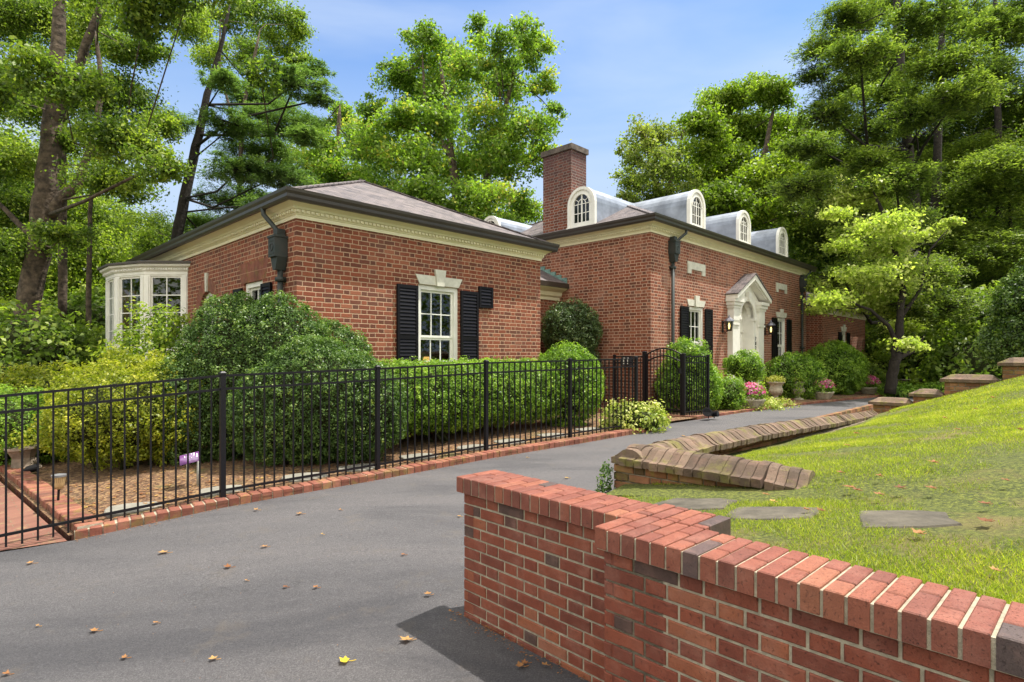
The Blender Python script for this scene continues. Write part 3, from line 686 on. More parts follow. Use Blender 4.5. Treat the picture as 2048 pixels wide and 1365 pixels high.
# walls with openings
wf_op = (2.27, 3.23, 1.0, 2.90); wl_op = (1.27, 2.07, 1.0, 2.88); arch_c = 3.97; ar = .45
mb = MB(); wallmesh(mb, WF, 0, WW, -.1, WZ, [wf_op]); mb.build('wall', M['brick_wing'], H)
mb = MB(); wallmesh(mb, WL, 0, WD, -.4, WZ, [wl_op, (arch_c-ar, arch_c+ar, 0, 2.9), (5.3, 9.1, .6, 3.35)])
for k in range(12):
    a0, a1 = math.pi*k/12, math.pi*(k+1)/12
    p0 = (arch_c+ar*math.cos(a0), 2.45+ar*math.sin(a0)); p1 = (arch_c+ar*math.cos(a1), 2.45+ar*math.sin(a1))
    e = arch_c+ar if k < 6 else arch_c-ar
    if k < 6: mb.face([WL.p(*p0), WL.p(e, p0[1]), WL.p(e, p1[1]), WL.p(*p1)])
    else: mb.face([WL.p(*p0), WL.p(*p1), WL.p(e, p1[1]), WL.p(e, p0[1])])
    mb.face([WL.p(*p0), WL.p(*p1), WL.p(*p1, -.14), WL.p(*p0, -.14)])
mb.build('wall', M['brick_wing'], H)
mb = MB(); wallmesh(mb, Fr((WW, 0), (0, 1), (1, 0)), 0, WD, -.1, WZ, []); wallmesh(mb, Fr((0, WD), (1, 0), (0, 1)), 0, WW, -.4, WZ, []); mb.build('wall', M['brick_wing'], H)
mw1, mw2 = (1.88, 2.80, 1.0, 2.93), (8.2, 9.12, 1.0, 2.93)
mb = MB(); wallmesh(mb, MF, 0, MWD, -.1, MZ, [mw1, mw2, (4.95, 6.05, .0, 3.3)]); mb.build('wall', M['brick_main'], H)
mb = MB(); wallmesh(mb, ML, 0, MDP, -.1, MZ, []); mb.build('wall', M['brick_main'], H)
mb = MB(); wallmesh(mb, Fr((MX+MWD, MY), (0, 1), (1, 0)), 0, MDP, -.1, MZ, []); wallmesh(mb, Fr((MX, MY+MDP), (1, 0), (0, 1)), 0, MWD, -.1, MZ, []); mb.build('wall', M['brick_main'], H)
mb = MB(); wallmesh(mb, HYF, 0, MX-WW, -.1, 3.15, [(.55, 1.75, .9, 2.62)]); mb.build('wall', M['brick_wing'], H)
rw = (2.5, 3.3, 1.0, 2.68)
mb = MB(); wallmesh(mb, RF, 0, RW, -.1, RZ, [rw]); wallmesh(mb, RL, 0, 7, -.1, RZ, []); wallmesh(mb, Fr((RX+RW, RY), (0, 1), (1, 0)), 0, 7, -.1, RZ, []); mb.build('wall', M['brick_wing'], H)
mb = MB(); wallmesh(mb, Fr((MX+MWD, 2.2), (1, 0), (0, -1)), 0, RX-MX-MWD, -.1, 3.0, []); mb.build('wall', M['brick_wing'], H)
# dark floors/ceilings inside so rooms read as rooms
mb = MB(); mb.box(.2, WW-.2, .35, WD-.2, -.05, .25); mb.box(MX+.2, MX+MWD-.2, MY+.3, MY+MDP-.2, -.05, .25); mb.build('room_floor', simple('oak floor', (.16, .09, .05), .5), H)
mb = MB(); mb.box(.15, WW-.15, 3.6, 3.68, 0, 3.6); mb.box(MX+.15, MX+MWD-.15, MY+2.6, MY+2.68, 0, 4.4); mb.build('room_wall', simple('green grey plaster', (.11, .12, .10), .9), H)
# windows
win(WF, *wf_op, 3, 4); shutter(WF, 1.80, 2.245, 1.0, 2.86); shutter(WF, 3.26, 3.71, 1.0, 2.86); lintel(WF, 2.30, 3.22, 2.905)
shutter(WF, 3.73, 4.11, 2.56, 2.98, 'small square louvred vent beside the shutter')
win(WL, *wl_op, 2, 4); shutter(WL, .86, 1.24, 1.0, 2.8); shutter(WL, 2.10, 2.48, 1.0, 2.8)
win(MF, *mw1, 3, 4); shutter(MF, 1.43, 1.86, 1.0, 2.9); shutter(MF, 2.83, 3.26, 1.0, 2.9); lintel(MF, 1.9, 2.78, 2.94)
win(MF, *mw2, 3, 4); shutter(MF, 7.75, 8.18, 1.0, 2.9); shutter(MF, 9.15, 9.58, 1.0, 2.9); lintel(MF, 8.22, 9.1, 2.94)
plaque(MF, 2.34, 3.80, 4.12); plaque(MF, 8.66, 3.80, 4.12)
win(HYF, .55, 1.75, .9, 2.62, 2, 4); mb = MB(); fbox(mb, HYF, .45, 1.85, 2.625, 2.86, -.03, .02); mb.build('lintel', M['lime'], H)
win(RF, *rw, 2, 4); shutter(RF, 2.05, 2.48, .95, 2.65); shutter(RF, 3.32, 3.75, .95, 2.65); lintel(RF, 2.55, 3.25, 2.69, .2, .1)
# jack arch and round arch of gauged brick
mb = MB(); c = 1.67; n = 17
for i in range(n):
    s0 = c-.52+1.04*i/n; s1 = s0+1.04/n-.010; k0 = (s0-c)*.24; k1 = (s1-c)*.24
    for (za, zb) in ((2.885, 3.055), (3.065, 3.24)):
        fa = (za-2.885)/.355; fb = (zb-2.885)/.355
        fpoly(mb, WL, [(s0+k0*fa, za), (s1+k1*fa, za), (s1+k1*fb, zb), (s0+k0*fb, zb)], -.01, .004, rnd.uniform(.3, .8))
jm = M['edgebrick']
mb.build('jack_arch', jm, H, tint=True)
mb = MB()
for i in range(23):
    a0 = math.pi*i/23; a1 = a0+math.pi/23-.018
    if abs((a0+a1)/2-math.pi/2) < .07: continue
    fpoly(mb, WL, [(arch_c+r_*math.cos(a), 2.45+r_*math.sin(a)) for r_, a in ((ar+.004, a0), (ar+.25, a0), (ar+.25, a1), (ar+.004, a1))], -.01, .005, rnd.uniform(.3, .8))
mb.build('brick_arch', jm, H, tint=True)
mb = MB(); fpoly(mb, WL, [(arch_c-.04, 2.45+ar-.01), (arch_c+.04, 2.45+ar-.01), (arch_c+.065, 3.26), (arch_c-.065, 3.26)], -.01, .035); mb.build('keystone', M['lime'], H)
mb = MB(); n = 14
for i in range(n):
    a0, a1 = math.pi*i/n, math.pi*(i+1)/n
    fpoly(mb, WL, [(arch_c+r_*math.cos(a), 2.45+r_*math.sin(a)) for r_, a in ((ar, a0), (ar-.09, a0), (ar-.09, a1), (ar, a1))], -.13, -.07)
fbox(mb, WL, arch_c-ar, arch_c-ar+.09, 0, 2.45, -.13, -.07); fbox(mb, WL, arch_c+ar-.09, arch_c+ar, 0, 2.45, -.13, -.07); fbox(mb, WL, arch_c-.36, arch_c+.36, 2.42, 2.48, -.128, -.075)
for a in (50, 90, 130): mb.bar(WL.p(arch_c, 2.45, -.1), WL.p(arch_c+.37*math.cos(R(a)), 2.45+.37*math.sin(R(a)), -.1), .02)
for zz in (.7, 1.3, 1.9): fbox(mb, WL, arch_c-.36, arch_c+.36, zz-.012, zz+.012, -.11, -.085)
fbox(mb, WL, arch_c-.012, arch_c+.012, 0, 2.42, -.112, -.083)
ad = mb.build('window', M['white'], H); ad['label'] = 'arched window half hidden by the big shrub'
mb = MB(); mb.face([WL.p(arch_c-.42, 0, -.115), WL.p(arch_c+.42, 0, -.115), WL.p(arch_c+.42, 2.5, -.115), WL.p(arch_c+.3, 2.75, -.115), WL.p(arch_c, 2.86, -.115), WL.p(arch_c-.3, 2.75, -.115), WL.p(arch_c-.42, 2.5, -.115)]); mb.build('pane', M['glass'], ad)
# cornice, gutter, roof
def sweep(mb, rect, prof, closed=True):
    x0, x1, y0, y1 = rect
    for k in range(len(prof)-1):
        (a, za), (b, zb) = prof[k], prof[k+1]
        ra = [(x0-a, y0-a), (x1+a, y0-a), (x1+a, y1+a), (x0-a, y1+a)]; rb = [(x0-b, y0-b), (x1+b, y0-b), (x1+b, y1+b), (x0-b, y1+b)]
        for i in range(4):
            j = (i+1) % 4; mb.face([(*ra[i], za), (*ra[j], za), (*rb[j], zb), (*rb[i], zb)])
def eave(rect, zb, ov=.27, fronts=('f', 'l'), pitch=.467, ridge_dir='y', rise=None, small=False, dent=True):
    x0, x1, y0, y1 = rect; k = .7 if small else 1
    mb = MB(); sweep(mb, rect, [(-.02, zb-.02), (.022, zb-.02), (.022, zb+.035*k), (.04, zb+.04*k), (.045, zb+.055*k), (.06, zb+.06*k), (.06, zb+.11*k), (.085, zb+.115*k), (.10, zb+.145*k), (.15, zb+.17*k), (ov-.06, zb+.205*k), (ov-.055, zb+.23*k), (0, zb+.24*k)])
    if dent:
        st = .078; z0, z1 = zb+.068*k, zb+.106*k
        if 'f' in fronts:
            n = int((x1-x0+.1)/st)
            for i in range(n): xx = x0-.04+i*st; mb.box(xx, xx+.045, y0-.085, y0-.058, z0, z1)
        if 'l' in fronts:
            n = int((y1-y0+.1)/st)
            for i in range(n): yy = y0-.04+i*st; mb.box(x0-.085, x0-.058, yy, yy+.045, z0, z1)
    mb.build('cornice', M['cream'], H)
    g = zb+.185*k; mb = MB()
    sweep(mb, rect, [(ov-.065, g+.02), (ov-.06, g-.005), (ov-.02, g), (ov+.0, g+.035), (ov+.002, g+.08), (ov+.022, g+.12), (ov+.028, g+.165), (ov+.01, g+.168), (ov-.0, g+.12), (ov-.07, g+.11), (ov-.08, g+.14)])
    mb.build('gutter', M['gutter'], H)
    zr = g+.145; e = ov-.045; X0, X1, Y0, Y1 = x0-e, x1+e, y0-e, y1+e
    W = min(X1-X0, Y1-Y0)/2; rz = zr+W*pitch
    mb = MB()
    if X1-X0 < Y1-Y0:
        xm = (X0+X1)/2; A = (xm, Y0+W, rz); B = (xm, Y1-W, rz)
        mb.face([(X0, Y0, zr), (X1, Y0, zr), A]); mb.face([(X1, Y0, zr), (X1, Y1, zr), B, A]); mb.face([(X1, Y1, zr), (X0, Y1, zr), B]); mb.face([(X0, Y1, zr), (X0, Y0, zr), A, B])
        hips = [((X0, Y0, zr), A), ((X1, Y0, zr), A), ((X1, Y1, zr), B), ((X0, Y1, zr), B), (A, B)]
    else:
        ym = (Y0+Y1)/2; A = (X0+W, ym, rz); B = (X1-W, ym, rz)
        mb.face([(X0, Y0, zr), (X1, Y0, zr), B, A]); mb.face([(X1, Y0, zr), (X1, Y1, zr), B]); mb.face([(X1, Y1, zr), (X0, Y1, zr), A, B]); mb.face([(X0, Y1, zr), (X0, Y0, zr), A])
        hips = [((X0, Y0, zr), A), ((X0, Y1, zr), A), ((X1, Y0, zr), B), ((X1, Y1, zr), B), (A, B)]
    # a thin drip edge of slate thickness
    mb.face([(X0, Y0, zr), (X1, Y0, zr), (X1, Y0, zr-.03), (X0, Y0, zr-.03)]); mb.face([(X0, Y0, zr), (X0, Y1, zr), (X0, Y1, zr-.03), (X0, Y0, zr-.03)])
    r = mb.build('roof', M['slate'], H)
    mb = MB()
    for p, q in hips:
        p = Vector(p); q = Vector(q); n = max(4, int((q-p).length/.3))
        for i in range(n):
            a = p.lerp(q, i/n); b = p.lerp(q, (i+1.12)/n); b.z += .012; mb.bar(a, b, .15, .022)
    mb.build('hip_cap', M['slate'], r)
    return zr, rz
wz = eave((0, WW, 0, WD), WZ, .28)
mz = eave((MX, MX+MWD, MY, MY+MDP), MZ, .29)
eave((RX, RX+RW, RY, RY+7), RZ-.05, .26, small=False, dent=False)
# hyphen eave: cornice, gutter and lean roof
def lean(f, S0, S1, zb, mat=M['slate'], run=2.6):
    mb = MB(); fpts = [(0, zb-.02), (.03, zb-.02), (.03, zb+.06), (.10, zb+.10), (.12, zb+.2), (.30, zb+.27), (.30, zb+.30), (0, zb+.3)]
    for k in range(len(fpts)-1):
        (a, za), (b, zb_) = fpts[k], fpts[k+1]; mb.face([f.p(S0, za, a), f.p(S1, za, a), f.p(S1, zb_, b), f.p(S0, zb_, b)])
    mb.face([f.p(S1-.0, z_, a) for a, z_ in fpts]); mb.build('cornice', M['cream'], H)
    mb = MB(); fbox(mb, f, S0, S1-.002, zb+.30, zb+.42, .27, .37); mb.build('gutter', M['gutter'], H)
    mb = MB(); mb.face([f.p(S0, zb+.43, .34), f.p(S1, zb+.43, .34), f.p(S1, zb+.43+.5*run, .34-run), f.p(S0, zb+.43+.5*run, .34-run)]); r = mb.build('roof', mat, H)
    return r
r = lean(HYF, .0, MX-WW-.01, 3.14)
mb = MB()
for i in range(9): a = i*.2; fbox(mb, HYF, MX-WW-.05, MX-WW-.012, 3.57+.5*a, 3.57+.5*a+.17, .30-a-.2, .30-a)
mb.build('flashing', M['verdigris'], r)
lean(Fr((MX+MWD, 2.2), (1, 0), (0, -1)), .01, RX-MX-MWD, 3.0)
# chimney
mb = MB(); cx0, cx1, cy0, cy1 = MX+.12, MX+.80, MY+2.55, MY+3.58
mb.box(cx0, cx1, cy0, cy1, 4.9, 7.30); ch = mb.build('chimney', M['brick_chim'], H)
mb = MB(); mb.box(cx0-.05, cx1+.05, cy0-.05, cy1+.05, 7.30, 7.45); mb.box(cx0+.1, cx1-.1, cy0+.1, cy1-.1, 7.45, 7.47); mb.build('chimney_cap', simple('soot stained mortar cap', (.15, .12, .10), .95, .3, 8), ch)
mb = MB(); mb.box(cx0-.04, cx1+.02, cy0-.06, cy0-.0, 4.9, 5.22); mb.box(cx0-.06, cx0-.0, cy0-.05, cy1+.05, 4.9, 5.08); mb.build('flashing', M['metalroof'], ch)
# dormers
def dormer(f, c, z0=5.08, w_=.41, L_=2.9, d0=-.06):
    zs = z0+.62; seg = 12; mb = MB(); o = w_+.035
    arc = [(c-o, z0-.12)]+[(c-o*math.cos(math.pi*i/seg), zs+o*math.sin(math.pi*i/seg)) for i in range(seg+1)]+[(c+o, z0-.12)]
    for i in range(len(arc)-1): mb.face([f.p(*arc[i], d0-.02), f.p(*arc[i+1], d0-.02), f.p(*arc[i+1], d0-L_), f.p(*arc[i], d0-L_)])
    body = mb.build('dormer', M['metalroof'], H, True)
    # face: white board with arched opening, moulded ring
    mb = MB(); wi = .255; zi = z0+.13
    def ring(r0, r1, da, db):
        for i in range(seg):
            a0, a1 = math.pi*i/seg, math.pi*(i+1)/seg
            fpoly(mb, f, [(c+r*math.cos(a), zs+r*math.sin(a)) for r, a in ((r0, a0), (r1, a0), (r1, a1), (r0, a1))], da, db)
    ring(wi, w_, d0-.03, d0); fbox(mb, f, c-w_, c-wi, z0, zs, d0-.03, d0); fbox(mb, f, c+wi, c+w_, z0, zs, d0-.03, d0); fbox(mb, f, c-wi, c+wi, z0, zi, d0-.03, d0-.001)
    ring(w_-.03, w_+.05, d0-.06, d0+.035); fbox(mb, f, c-w_-.05, c-w_+.03, z0, zs, d0-.06, d0+.035); fbox(mb, f, c+w_-.03, c+w_+.05, z0, zs, d0-.06, d0+.035)
    ring(wi, wi+.035, d0, d0+.02); fbox(mb, f, c-w_-.08, c+w_+.08, z0-.10, z0+.02, d0-.06, d0+.06)
    mb.build('dormer_face', M['white'], body)
    mb = MB(); mb.face([f.p(c-wi, zi, d0-.025), f.p(c+wi, zi, d0-.025)]+[f.p(c+wi*math.cos(math.pi*i/seg), zs+wi*math.sin(math.pi*i/seg), d0-.025) for i in range(seg+1)])
    mb.build('pane', M['darkglass'], body)
    mb = MB(); dd = (d0-.024, d0-.008)
    fbox(mb, f, c-.022, c+.022, zi, zs+wi, *dd)
    for x in (-.13, .13): fbox(mb, f, c+x-.009, c+x+.009, zi, zs, *dd)
    for z in (zs, (zs+zi)/2): fbox(mb, f, c-wi, c+wi, z-.009, z+.009, dd[0]+.001, dd[1]-.001)
    for i in range(8):
        a0, a1 = math.pi*i/8, math.pi*(i+1)/8
        fpoly(mb, f, [(c+r*math.cos(a), zs+r*math.sin(a)) for r, a in ((.12, a0), (.138, a0), (.138, a1), (.12, a1))], *dd)
    for a in (35, 145): mb.bar(f.p(c+.13*math.cos(R(a)), zs+.13*math.sin(R(a)), d0-.016), f.p(c+wi*math.cos(R(a)), zs+wi*math.sin(R(a)), d0-.016), .016)
    mb.build('muntins', M['white'], body)
M['darkglass'] = simple('dark reflective glass', (.012, .014, .016), .06, .1, 4)
for c in (2.5, 5.65, 8.95): dormer(MF, c)
dormer(ML, 2.15); dormer(ML, 5.72, z0=4.95, w_=.36)
# bay window
ang = [45, 22.5, 0, -22.5, -45]; p = Vector((0, 5.22)); pts = [p.copy()]
for a in ang: p = p+Vector((-math.sin(R(a)), math.cos(R(a))))*.93; pts.append(p.copy())
pts[-1].x = 0
bay = empty('bay_window', (0, 0, 0)); bay.parent = H; bay['label'] = 'white five sided bow window with a low dark roof'
fr_mb, tr_mb = MB(), MB(); pane_mb = MB()
for i in range(5):
    a, b = pts[i], pts[i+1]; t = (b-a); Lf = t.length; t.normalize(); n = Vector((-t.y, t.x))
    if n.x > 0: n = -n
    f = Fr(a, t, n); zt = 3.36; z0 = 1.75
    fbox(fr_mb, f, .0, .13, -.4, zt, -.08, .0); fbox(fr_mb, f, Lf-.13, Lf, -.4, zt, -.08, .0); fbox(fr_mb, f, .02, .10, .3, zt-.04, 0, .015); fbox(fr_mb, f, Lf-.10, Lf-.02, .3, zt-.04, 0, .015)
    fbox(fr_mb, f, .13, Lf-.13, -.4, z0-.05, -.08, -.02); fbox(fr_mb, f, .13, Lf-.13, z0-.05, z0, -.08, .03); fbox(fr_mb, f, .13, Lf-.13, zt-.03, zt, -.08, -.001)
    for s in (.13, Lf-.165): fbox(fr_mb, f, s, s+.035, z0, zt-.03, -.06, -.03)
    fbox(fr_mb, f, .165, Lf-.165, z0, z0+.04, -.06, -.03); fbox(fr_mb, f, .165, Lf-.165, zt-.07, zt-.03, -.06, -.03)
    fbox(fr_mb, f, Lf/2-.012, Lf/2+.012, z0+.04, zt-.07, -.055, -.035)
    for k in range(1, 4): z = z0+.04+(zt-.11-z0)*k/4; fbox(fr_mb, f, .165, Lf-.165, z-.011, z+.011, -.053, -.037)
    pane_mb.face([f.p(.14, z0, -.045), f.p(Lf-.14, z0, -.045), f.p(Lf-.14, zt-.03, -.045), f.p(.14, zt-.03, -.045)])
def outset(d):
    o = []
    for i, q in enumerate(pts):
        if i == 0: a_ = 45
        elif i == 5: a_ = -45
        else: a_ = (ang[i-1]+ang[i])/2
        k = d/math.cos(R(11.25)) if 0 < i < 5 else d
        v = q+Vector((-math.cos(R(a_)), -math.sin(R(a_))))*k
        if i in (0, 5): v = Vector((0, q.y-(d*1.41 if i == 0 else -d*1.41)))
        o.append(v)
    return o
def bayloop(mb, prof):
    for k in range(len(prof)-1):
        A, B = outset(prof[k][0]), outset(prof[k+1][0])
        for i in range(5): mb.face([(*A[i], prof[k][1]), (*A[i+1], prof[k][1]), (*B[i+1], prof[k+1][1]), (*B[i], prof[k+1][1])])
bayloop(tr_mb, [(-.05, 3.36), (.01, 3.36), (.01, 3.42), (.04, 3.44), (.045, 3.49), (.12, 3.53), (.13, 3.57), (.0, 3.57)])
for i in range(5):
    A = outset(.05); a, b = A[i], A[i+1]; n = int((b-a).length/.055); t = (b-a).normalized(); nn = Vector((-t.y, t.x)); nn = -nn if nn.x > 0 else nn; f = Fr(a, t, nn)
    for k in range(n): fbox(tr_mb, f, k*.055+.01, k*.055+.038, 3.455, 3.495, -.02, .02)
fr_mb.build('window_frame', M['white'], bay); pane_mb.build('pane', M['glass'], bay); tr_mb.build('bay_cornice', M['white'], bay)
mb = MB(); bayloop(mb, [(.12, 3.572), (.17, 3.58), (.17, 3.62), (.10, 3.64)])
A = outset(.10)
for i in range(5): mb.face([(*A[i], 3.64), (*A[i+1], 3.64), (0.0, 7.2, 3.86)])
mb.build('bay_roof', simple('brown metal bay roof', (.06, .045, .035), .45, .1), bay)
# downspouts with leader heads
def spout(f, s, ztop, head_z, ov=.26, kick=-.3, base=.1):
    mb = MB(); mb.tube([f.p(s+kick, ztop, ov-.02), f.p(s+kick, ztop-.10, ov-.03), f.p(s+kick*.3, ztop-.32, .12), f.p(s, head_z+.42, .085), f.p(s, head_z+.38, .085)], .038, 10)
    mb.tube([f.p(s, head_z-.02, .07), f.p(s, base+1.3, .07), f.p(s, base, .07)], .043, 10)
    for z in (head_z-.28, 1.9): fbox(mb, f, s-.065, s+.065, z-.035, z+.035, 0, .13)
    d = mb.build('downspout', M['copper'], H, True)
    mb = MB(); h = .30
    fbox(mb, f, s-.12, s+.12, head_z+.06, head_z+.06+h, .004, .21); fbox(mb, f, s-.135, s+.135, head_z+.06+h, head_z+.09+h, .002, .225)
    fpoly(mb, f, [(s-.05, head_z-.14), (s+.05, head_z-.14), (s+.12, head_z+.06), (s-.12, head_z+.06)], .01, .17)
    fbox(mb, f, s-.07, s+.07, head_z+.36+.03, head_z+.50, .02, .15)
    for k in range(10):
        a0 = 2*math.pi*k/10; a1 = 2*math.pi*(k+1)/10
        fpoly(mb, f, [(s+r*math.cos(a), head_z+.21+r*math.sin(a)) for r, a in ((.045, a0), (.065, a0), (.065, a1), (.045, a1))], .21, .22)
    fbox(mb, f, s-.1, s+.1, head_z+.10, head_z+.12, .21, .216); fbox(mb, f, s-.1, s+.1, head_z+.30, head_z+.32, .21, .216)
    mb.build('leader_head', M['copper'], d)
spout(WL, .42, 3.93, 3.08, kick=.24); spout(MF, .96, 4.85, 4.12, kick=.38); spout(MF, 10.62, 4.85, 4.12, kick=.38)
# door surround
dc = 5.5
ds = empty('door_surround', (0, 0, 0)); ds.parent = H; ds['label'] = 'white arched doorway with pediment hood'
mb = MB()
for sg in (-1, 1):
    a = dc+sg*.98
    fbox(mb, MF, a-.2, a+.2, .2, 3.02, 0, .16); fbox(mb, MF, a-.24, a+.24, .2, .42, 0, .2)
    for z0, z1, e in ((2.52, 2.58, .03), (2.62, 2.66, .02), (3.02, 3.10, .05), (3.10, 3.2, .09), (3.2, 3.3, .13)): fbox(mb, MF, a-.2-e, a+.2+e, z0, z1, 0, .16+e)
    fbox(mb, MF, a-.2, a+.2, 2.66, 3.02, .16, .19)
mb.build('pilaster', M['white'], ds)
mb = MB(); ri = .52; zs = 2.78; seg = 14
for i in range(seg):
    a0, a1 = math.pi*i/seg, math.pi*(i+1)/seg
    p0 = (dc+ri*math.cos(a0), zs+ri*math.sin(a0)); p1 = (dc+ri*math.cos(a1), zs+ri*math.sin(a1))
    fpoly(mb, MF, [p0, (p0[0], 3.42), (p1[0], 3.42), p1], -.12, .09)
    fpoly(mb, MF, [(dc+r*math.cos(a), zs+r*math.sin(a)) for r, a in ((ri, a0), (ri+.13, a0), (ri+.13, a1), (ri, a1))], .0, .13)
fbox(mb, MF, dc-.78, dc-ri, .2, 3.42, -.3, .088); fbox(mb, MF, dc+ri, dc+.78, .2, 3.42, -.3, .088)
for sg in (-1, 1): fbox(mb, MF, dc+sg*.6-.1, dc+sg*.6+.1, 2.70, 2.78, 0, .15); fbox(mb, MF, dc+sg*.6-.07, dc+sg*.6+.07, .45, 2.62, .088, .10)
fpoly(mb, MF, [(dc-.06, zs+ri-.02), (dc+.06, zs+ri-.02), (dc+.1, 3.56), (dc-.1, 3.56)], .1, .2)
fpoly(mb, MF, [(dc-1.0, 3.3), (dc+1.0, 3.3), (dc, 3.98)], 0, .085)
mb.build('arch', M['white'], ds)
mb = MB(); hd = .36; ap = 4.10; ev = 3.36; hw = 1.30
for sg in (-1, 1):
    fpoly(mb, MF, [(dc, ap-.16), (dc+sg*hw, ev-.08), (dc+sg*hw, ev+.05), (dc, ap)], 0, hd)
    fpoly(mb, MF, [(dc, ap-.20), (dc+sg*(hw-.3), ev+.035), (dc+sg*(hw-.22), ev+.035), (dc, ap-.13)], 0, hd-.06)
mb.build('pediment', M['white'], ds)
mb = MB()
for sg in (-1, 1): fpoly(mb, MF, [(dc, ap+.003), (dc+sg*(hw+.03), ev+.04), (dc+sg*(hw+.03), ev+.07), (dc, ap+.04)], 0, hd+.03)
mb.build('hood_roof', M['slate'], ds)
mb = MB(); fbox(mb, MF, dc-.52, dc+.52, .2, 3.32, -.3, -.26)
for (a, b, c_, d_) in ((-.40, -.06, .45, 1.05), (.06, .40, .45, 1.05), (-.40, -.06, 1.15, 1.85), (.06, .40, 1.15, 1.85), (-.40, -.06, 1.95, 2.3), (.06, .40, 1.95, 2.3), (-.34, -.05, 2.42, 2.9), (.05, .34, 2.42, 2.9)):
    fbox(mb, MF, dc+a, dc+b, c_, d_, -.262, -.245); fbox(mb, MF, dc+a+.03, dc+b-.03, c_+.03, d_-.03, -.25, -.238)
fbox(mb, MF, dc-.52, dc+.52, 2.34, 2.38, -.262, -.22)
dr = mb.build('door', M['white'], ds)
# house number 702, running down the right post
cu = bpy.data.curves.new('house_number', 'FONT'); cu.body = '7\n0\n2'; cu.size = .17; cu.extrude = .006; cu.align_x = 'CENTER'; cu.space_line = .85
to = bpy.data.objects.new('tmp', cu); C.objects.link(to); bpy.context.view_layer.update()
me = bpy.data.meshes.new_from_object(to); C.objects.unlink(to); bpy.data.objects.remove(to)
me.name = 'house_number'; me.materials.clear(); me.materials.append(M['black'])
hn = bpy.data.objects.new('house_number', me); C.objects.link(hn); hn.parent = H
q = MF.p(dc+.65, 2.08, .108); hn.location = q; hn.rotation_euler = (R(90), 0, 0); hn['label'] = 'black numerals 702 down the door frame'
# front step
mb = MB(); q = [MF.p(dc-1.3, 0, .0), MF.p(dc+1.3, 0, 1.2)]
fbox(mb, MF, dc-1.4, dc+1.5, .0, .30, .001, 1.25); setp(mb.build('door_step', M['edgebrick'], H, tint=True))
# wall lanterns
def lantern(f, s, z, label):
    q = f.p(s, z, 0); wq = HP(q.x, q.y, z)
    t = empty('wall_lantern', wq, label, 'lantern', 'carriage lanterns beside the front door', rz=ANG)
    mb = MB(); mb.box(-.05, .05, -.015, -.0, -.22, .12); mb.tube([(0, -.01, .05), (0, -.1, .13), (0, -.2, .14)], .012, 6); mb.tube([(0, -.01, -.15), (0, -.08, -.22), (0, -.2, -.16)], .010, 6); mb.build('bracket', M['black'], t)
    mb = MB(); mb.lathe([(.15, 0), (.145, .015), (.11, .06), (.06, .10), (.03, .12), (.02, .15), (.012, .18)], (0, -.2, .10), 8); mb.build('hood', simple('pewter hood', (.22, .22, .26), .35, .1, metal=.6), t)
    mb = MB()
    for k in range(6):
        a = k*math.pi/3; mb.bar((.115*math.cos(a), -.2+.115*math.sin(a), .10), (.07*math.cos(a), -.2+.07*math.sin(a), -.16), .012)
    mb.lathe([(.075, -.18), (.08, -.155), (.02, -.15)], (0, -.2, 0), 8); mb.build('cage', M['black'], t)
    mb = MB(); mb.lathe([(.065, -.15), (.108, .10)], (0, -.2, 0), 6, False); mb.build('pane', M['glass'], t)
    mb = MB(); mb.lathe([(.012, -.12), (.02, -.10), (.028, -.03), (.02, .02), (.006, .05)], (0, -.2, 0), 8); mb.build('bulb', M['bulb'], t, True)
lantern(MF, 3.98, 2.50, 'lit black carriage lantern on the brick left of the arched white door')
lantern(MF, 7.18, 2.50, 'lit black carriage lantern on the brick right of the arched white door')
# table lamp inside the wing window
tl = empty('table_lamp', HP(3.2, .95, 0), 'lit table lamp with amber shade behind the wing window', 'lamp')
mb = MB(); mb.lathe([(.16, 1.28), (.07, 1.58), (.065, 1.58), (.155, 1.28)], n=20, cap=False); mb.build('lamp_shade', M['shade'], tl, True)
mb = MB(); mb.lathe([(.09, .98), (.09, 1.0), (.03, 1.03), (.05, 1.1), (.06, 1.16), (.03, 1.24), (.01, 1.3)], n=14); mb.lathe([(.3, .92), (.3, .97)]); mb.lathe([(.04, .25), (.04, .92)]); mb.build('lamp_base', simple('brass', (.35, .22, .07), .35, .1, metal=.7), tl, True)
# ------------------------------------------------------------------ FENCES
BK = M['black']
def post(parent, x, y, z, h=1.42, w_=.052, a=ANG):
    mb = MB(); c, s = math.cos(a)*w_/2, math.sin(a)*w_/2
    def sq(k, zz): return [(x+k*(-c+s), y+k*(-s-c), zz), (x+k*(c+s), y+k*(s-c), zz), (x+k*(c-s), y+k*(s+c), zz), (x+k*(-c-s), y+k*(-s+c), zz)]
    mb.hexa(sq(1, z-.1)+sq(1, z+h-.02)); mb.hexa(sq(1.18, z+h-.02)+sq(1.18, z+h-.005)); mb.hexa(sq(1.15, z+h-.005)+sq(.55, z+h+.012))
    return mb.build('post', BK, parent)
def panel(parent, p, q, pick=.112, rails=(1.385, 1.24, .145), bottom=.035, pw=.016):
    p = Vector(p); q = Vector(q); n = round((q-p).length/pick)
    for h in rails:
        mb = MB(); mb.bar(p+Vector((0, 0, h)), q+Vector((0, 0, h)), .026, .024); mb.build('rail', BK, parent)
    for i in range(1, n):
        c = p.lerp(q, i/n); mb = MB(); mb.bar((c.x, c.y, c.z+bottom), (c.x, c.y, c.z+rails[0]), pw, pw, up=(q-p).normalized()); mb.build('picket', BK, parent)
def xyz(x, y, d=0): return (x, y, gz(x, y)+d)
FP = [(-4.60, 5.07), (-3.125, 6.22), (-1.744, 7.47), (-.388, 8.60), (.987, 9.80), (2.37, 11.0)]
fence = empty('metal_fence', (0, 0, 0), 'long black metal picket fence running beside the driveway in front of the shrubs', 'fence')
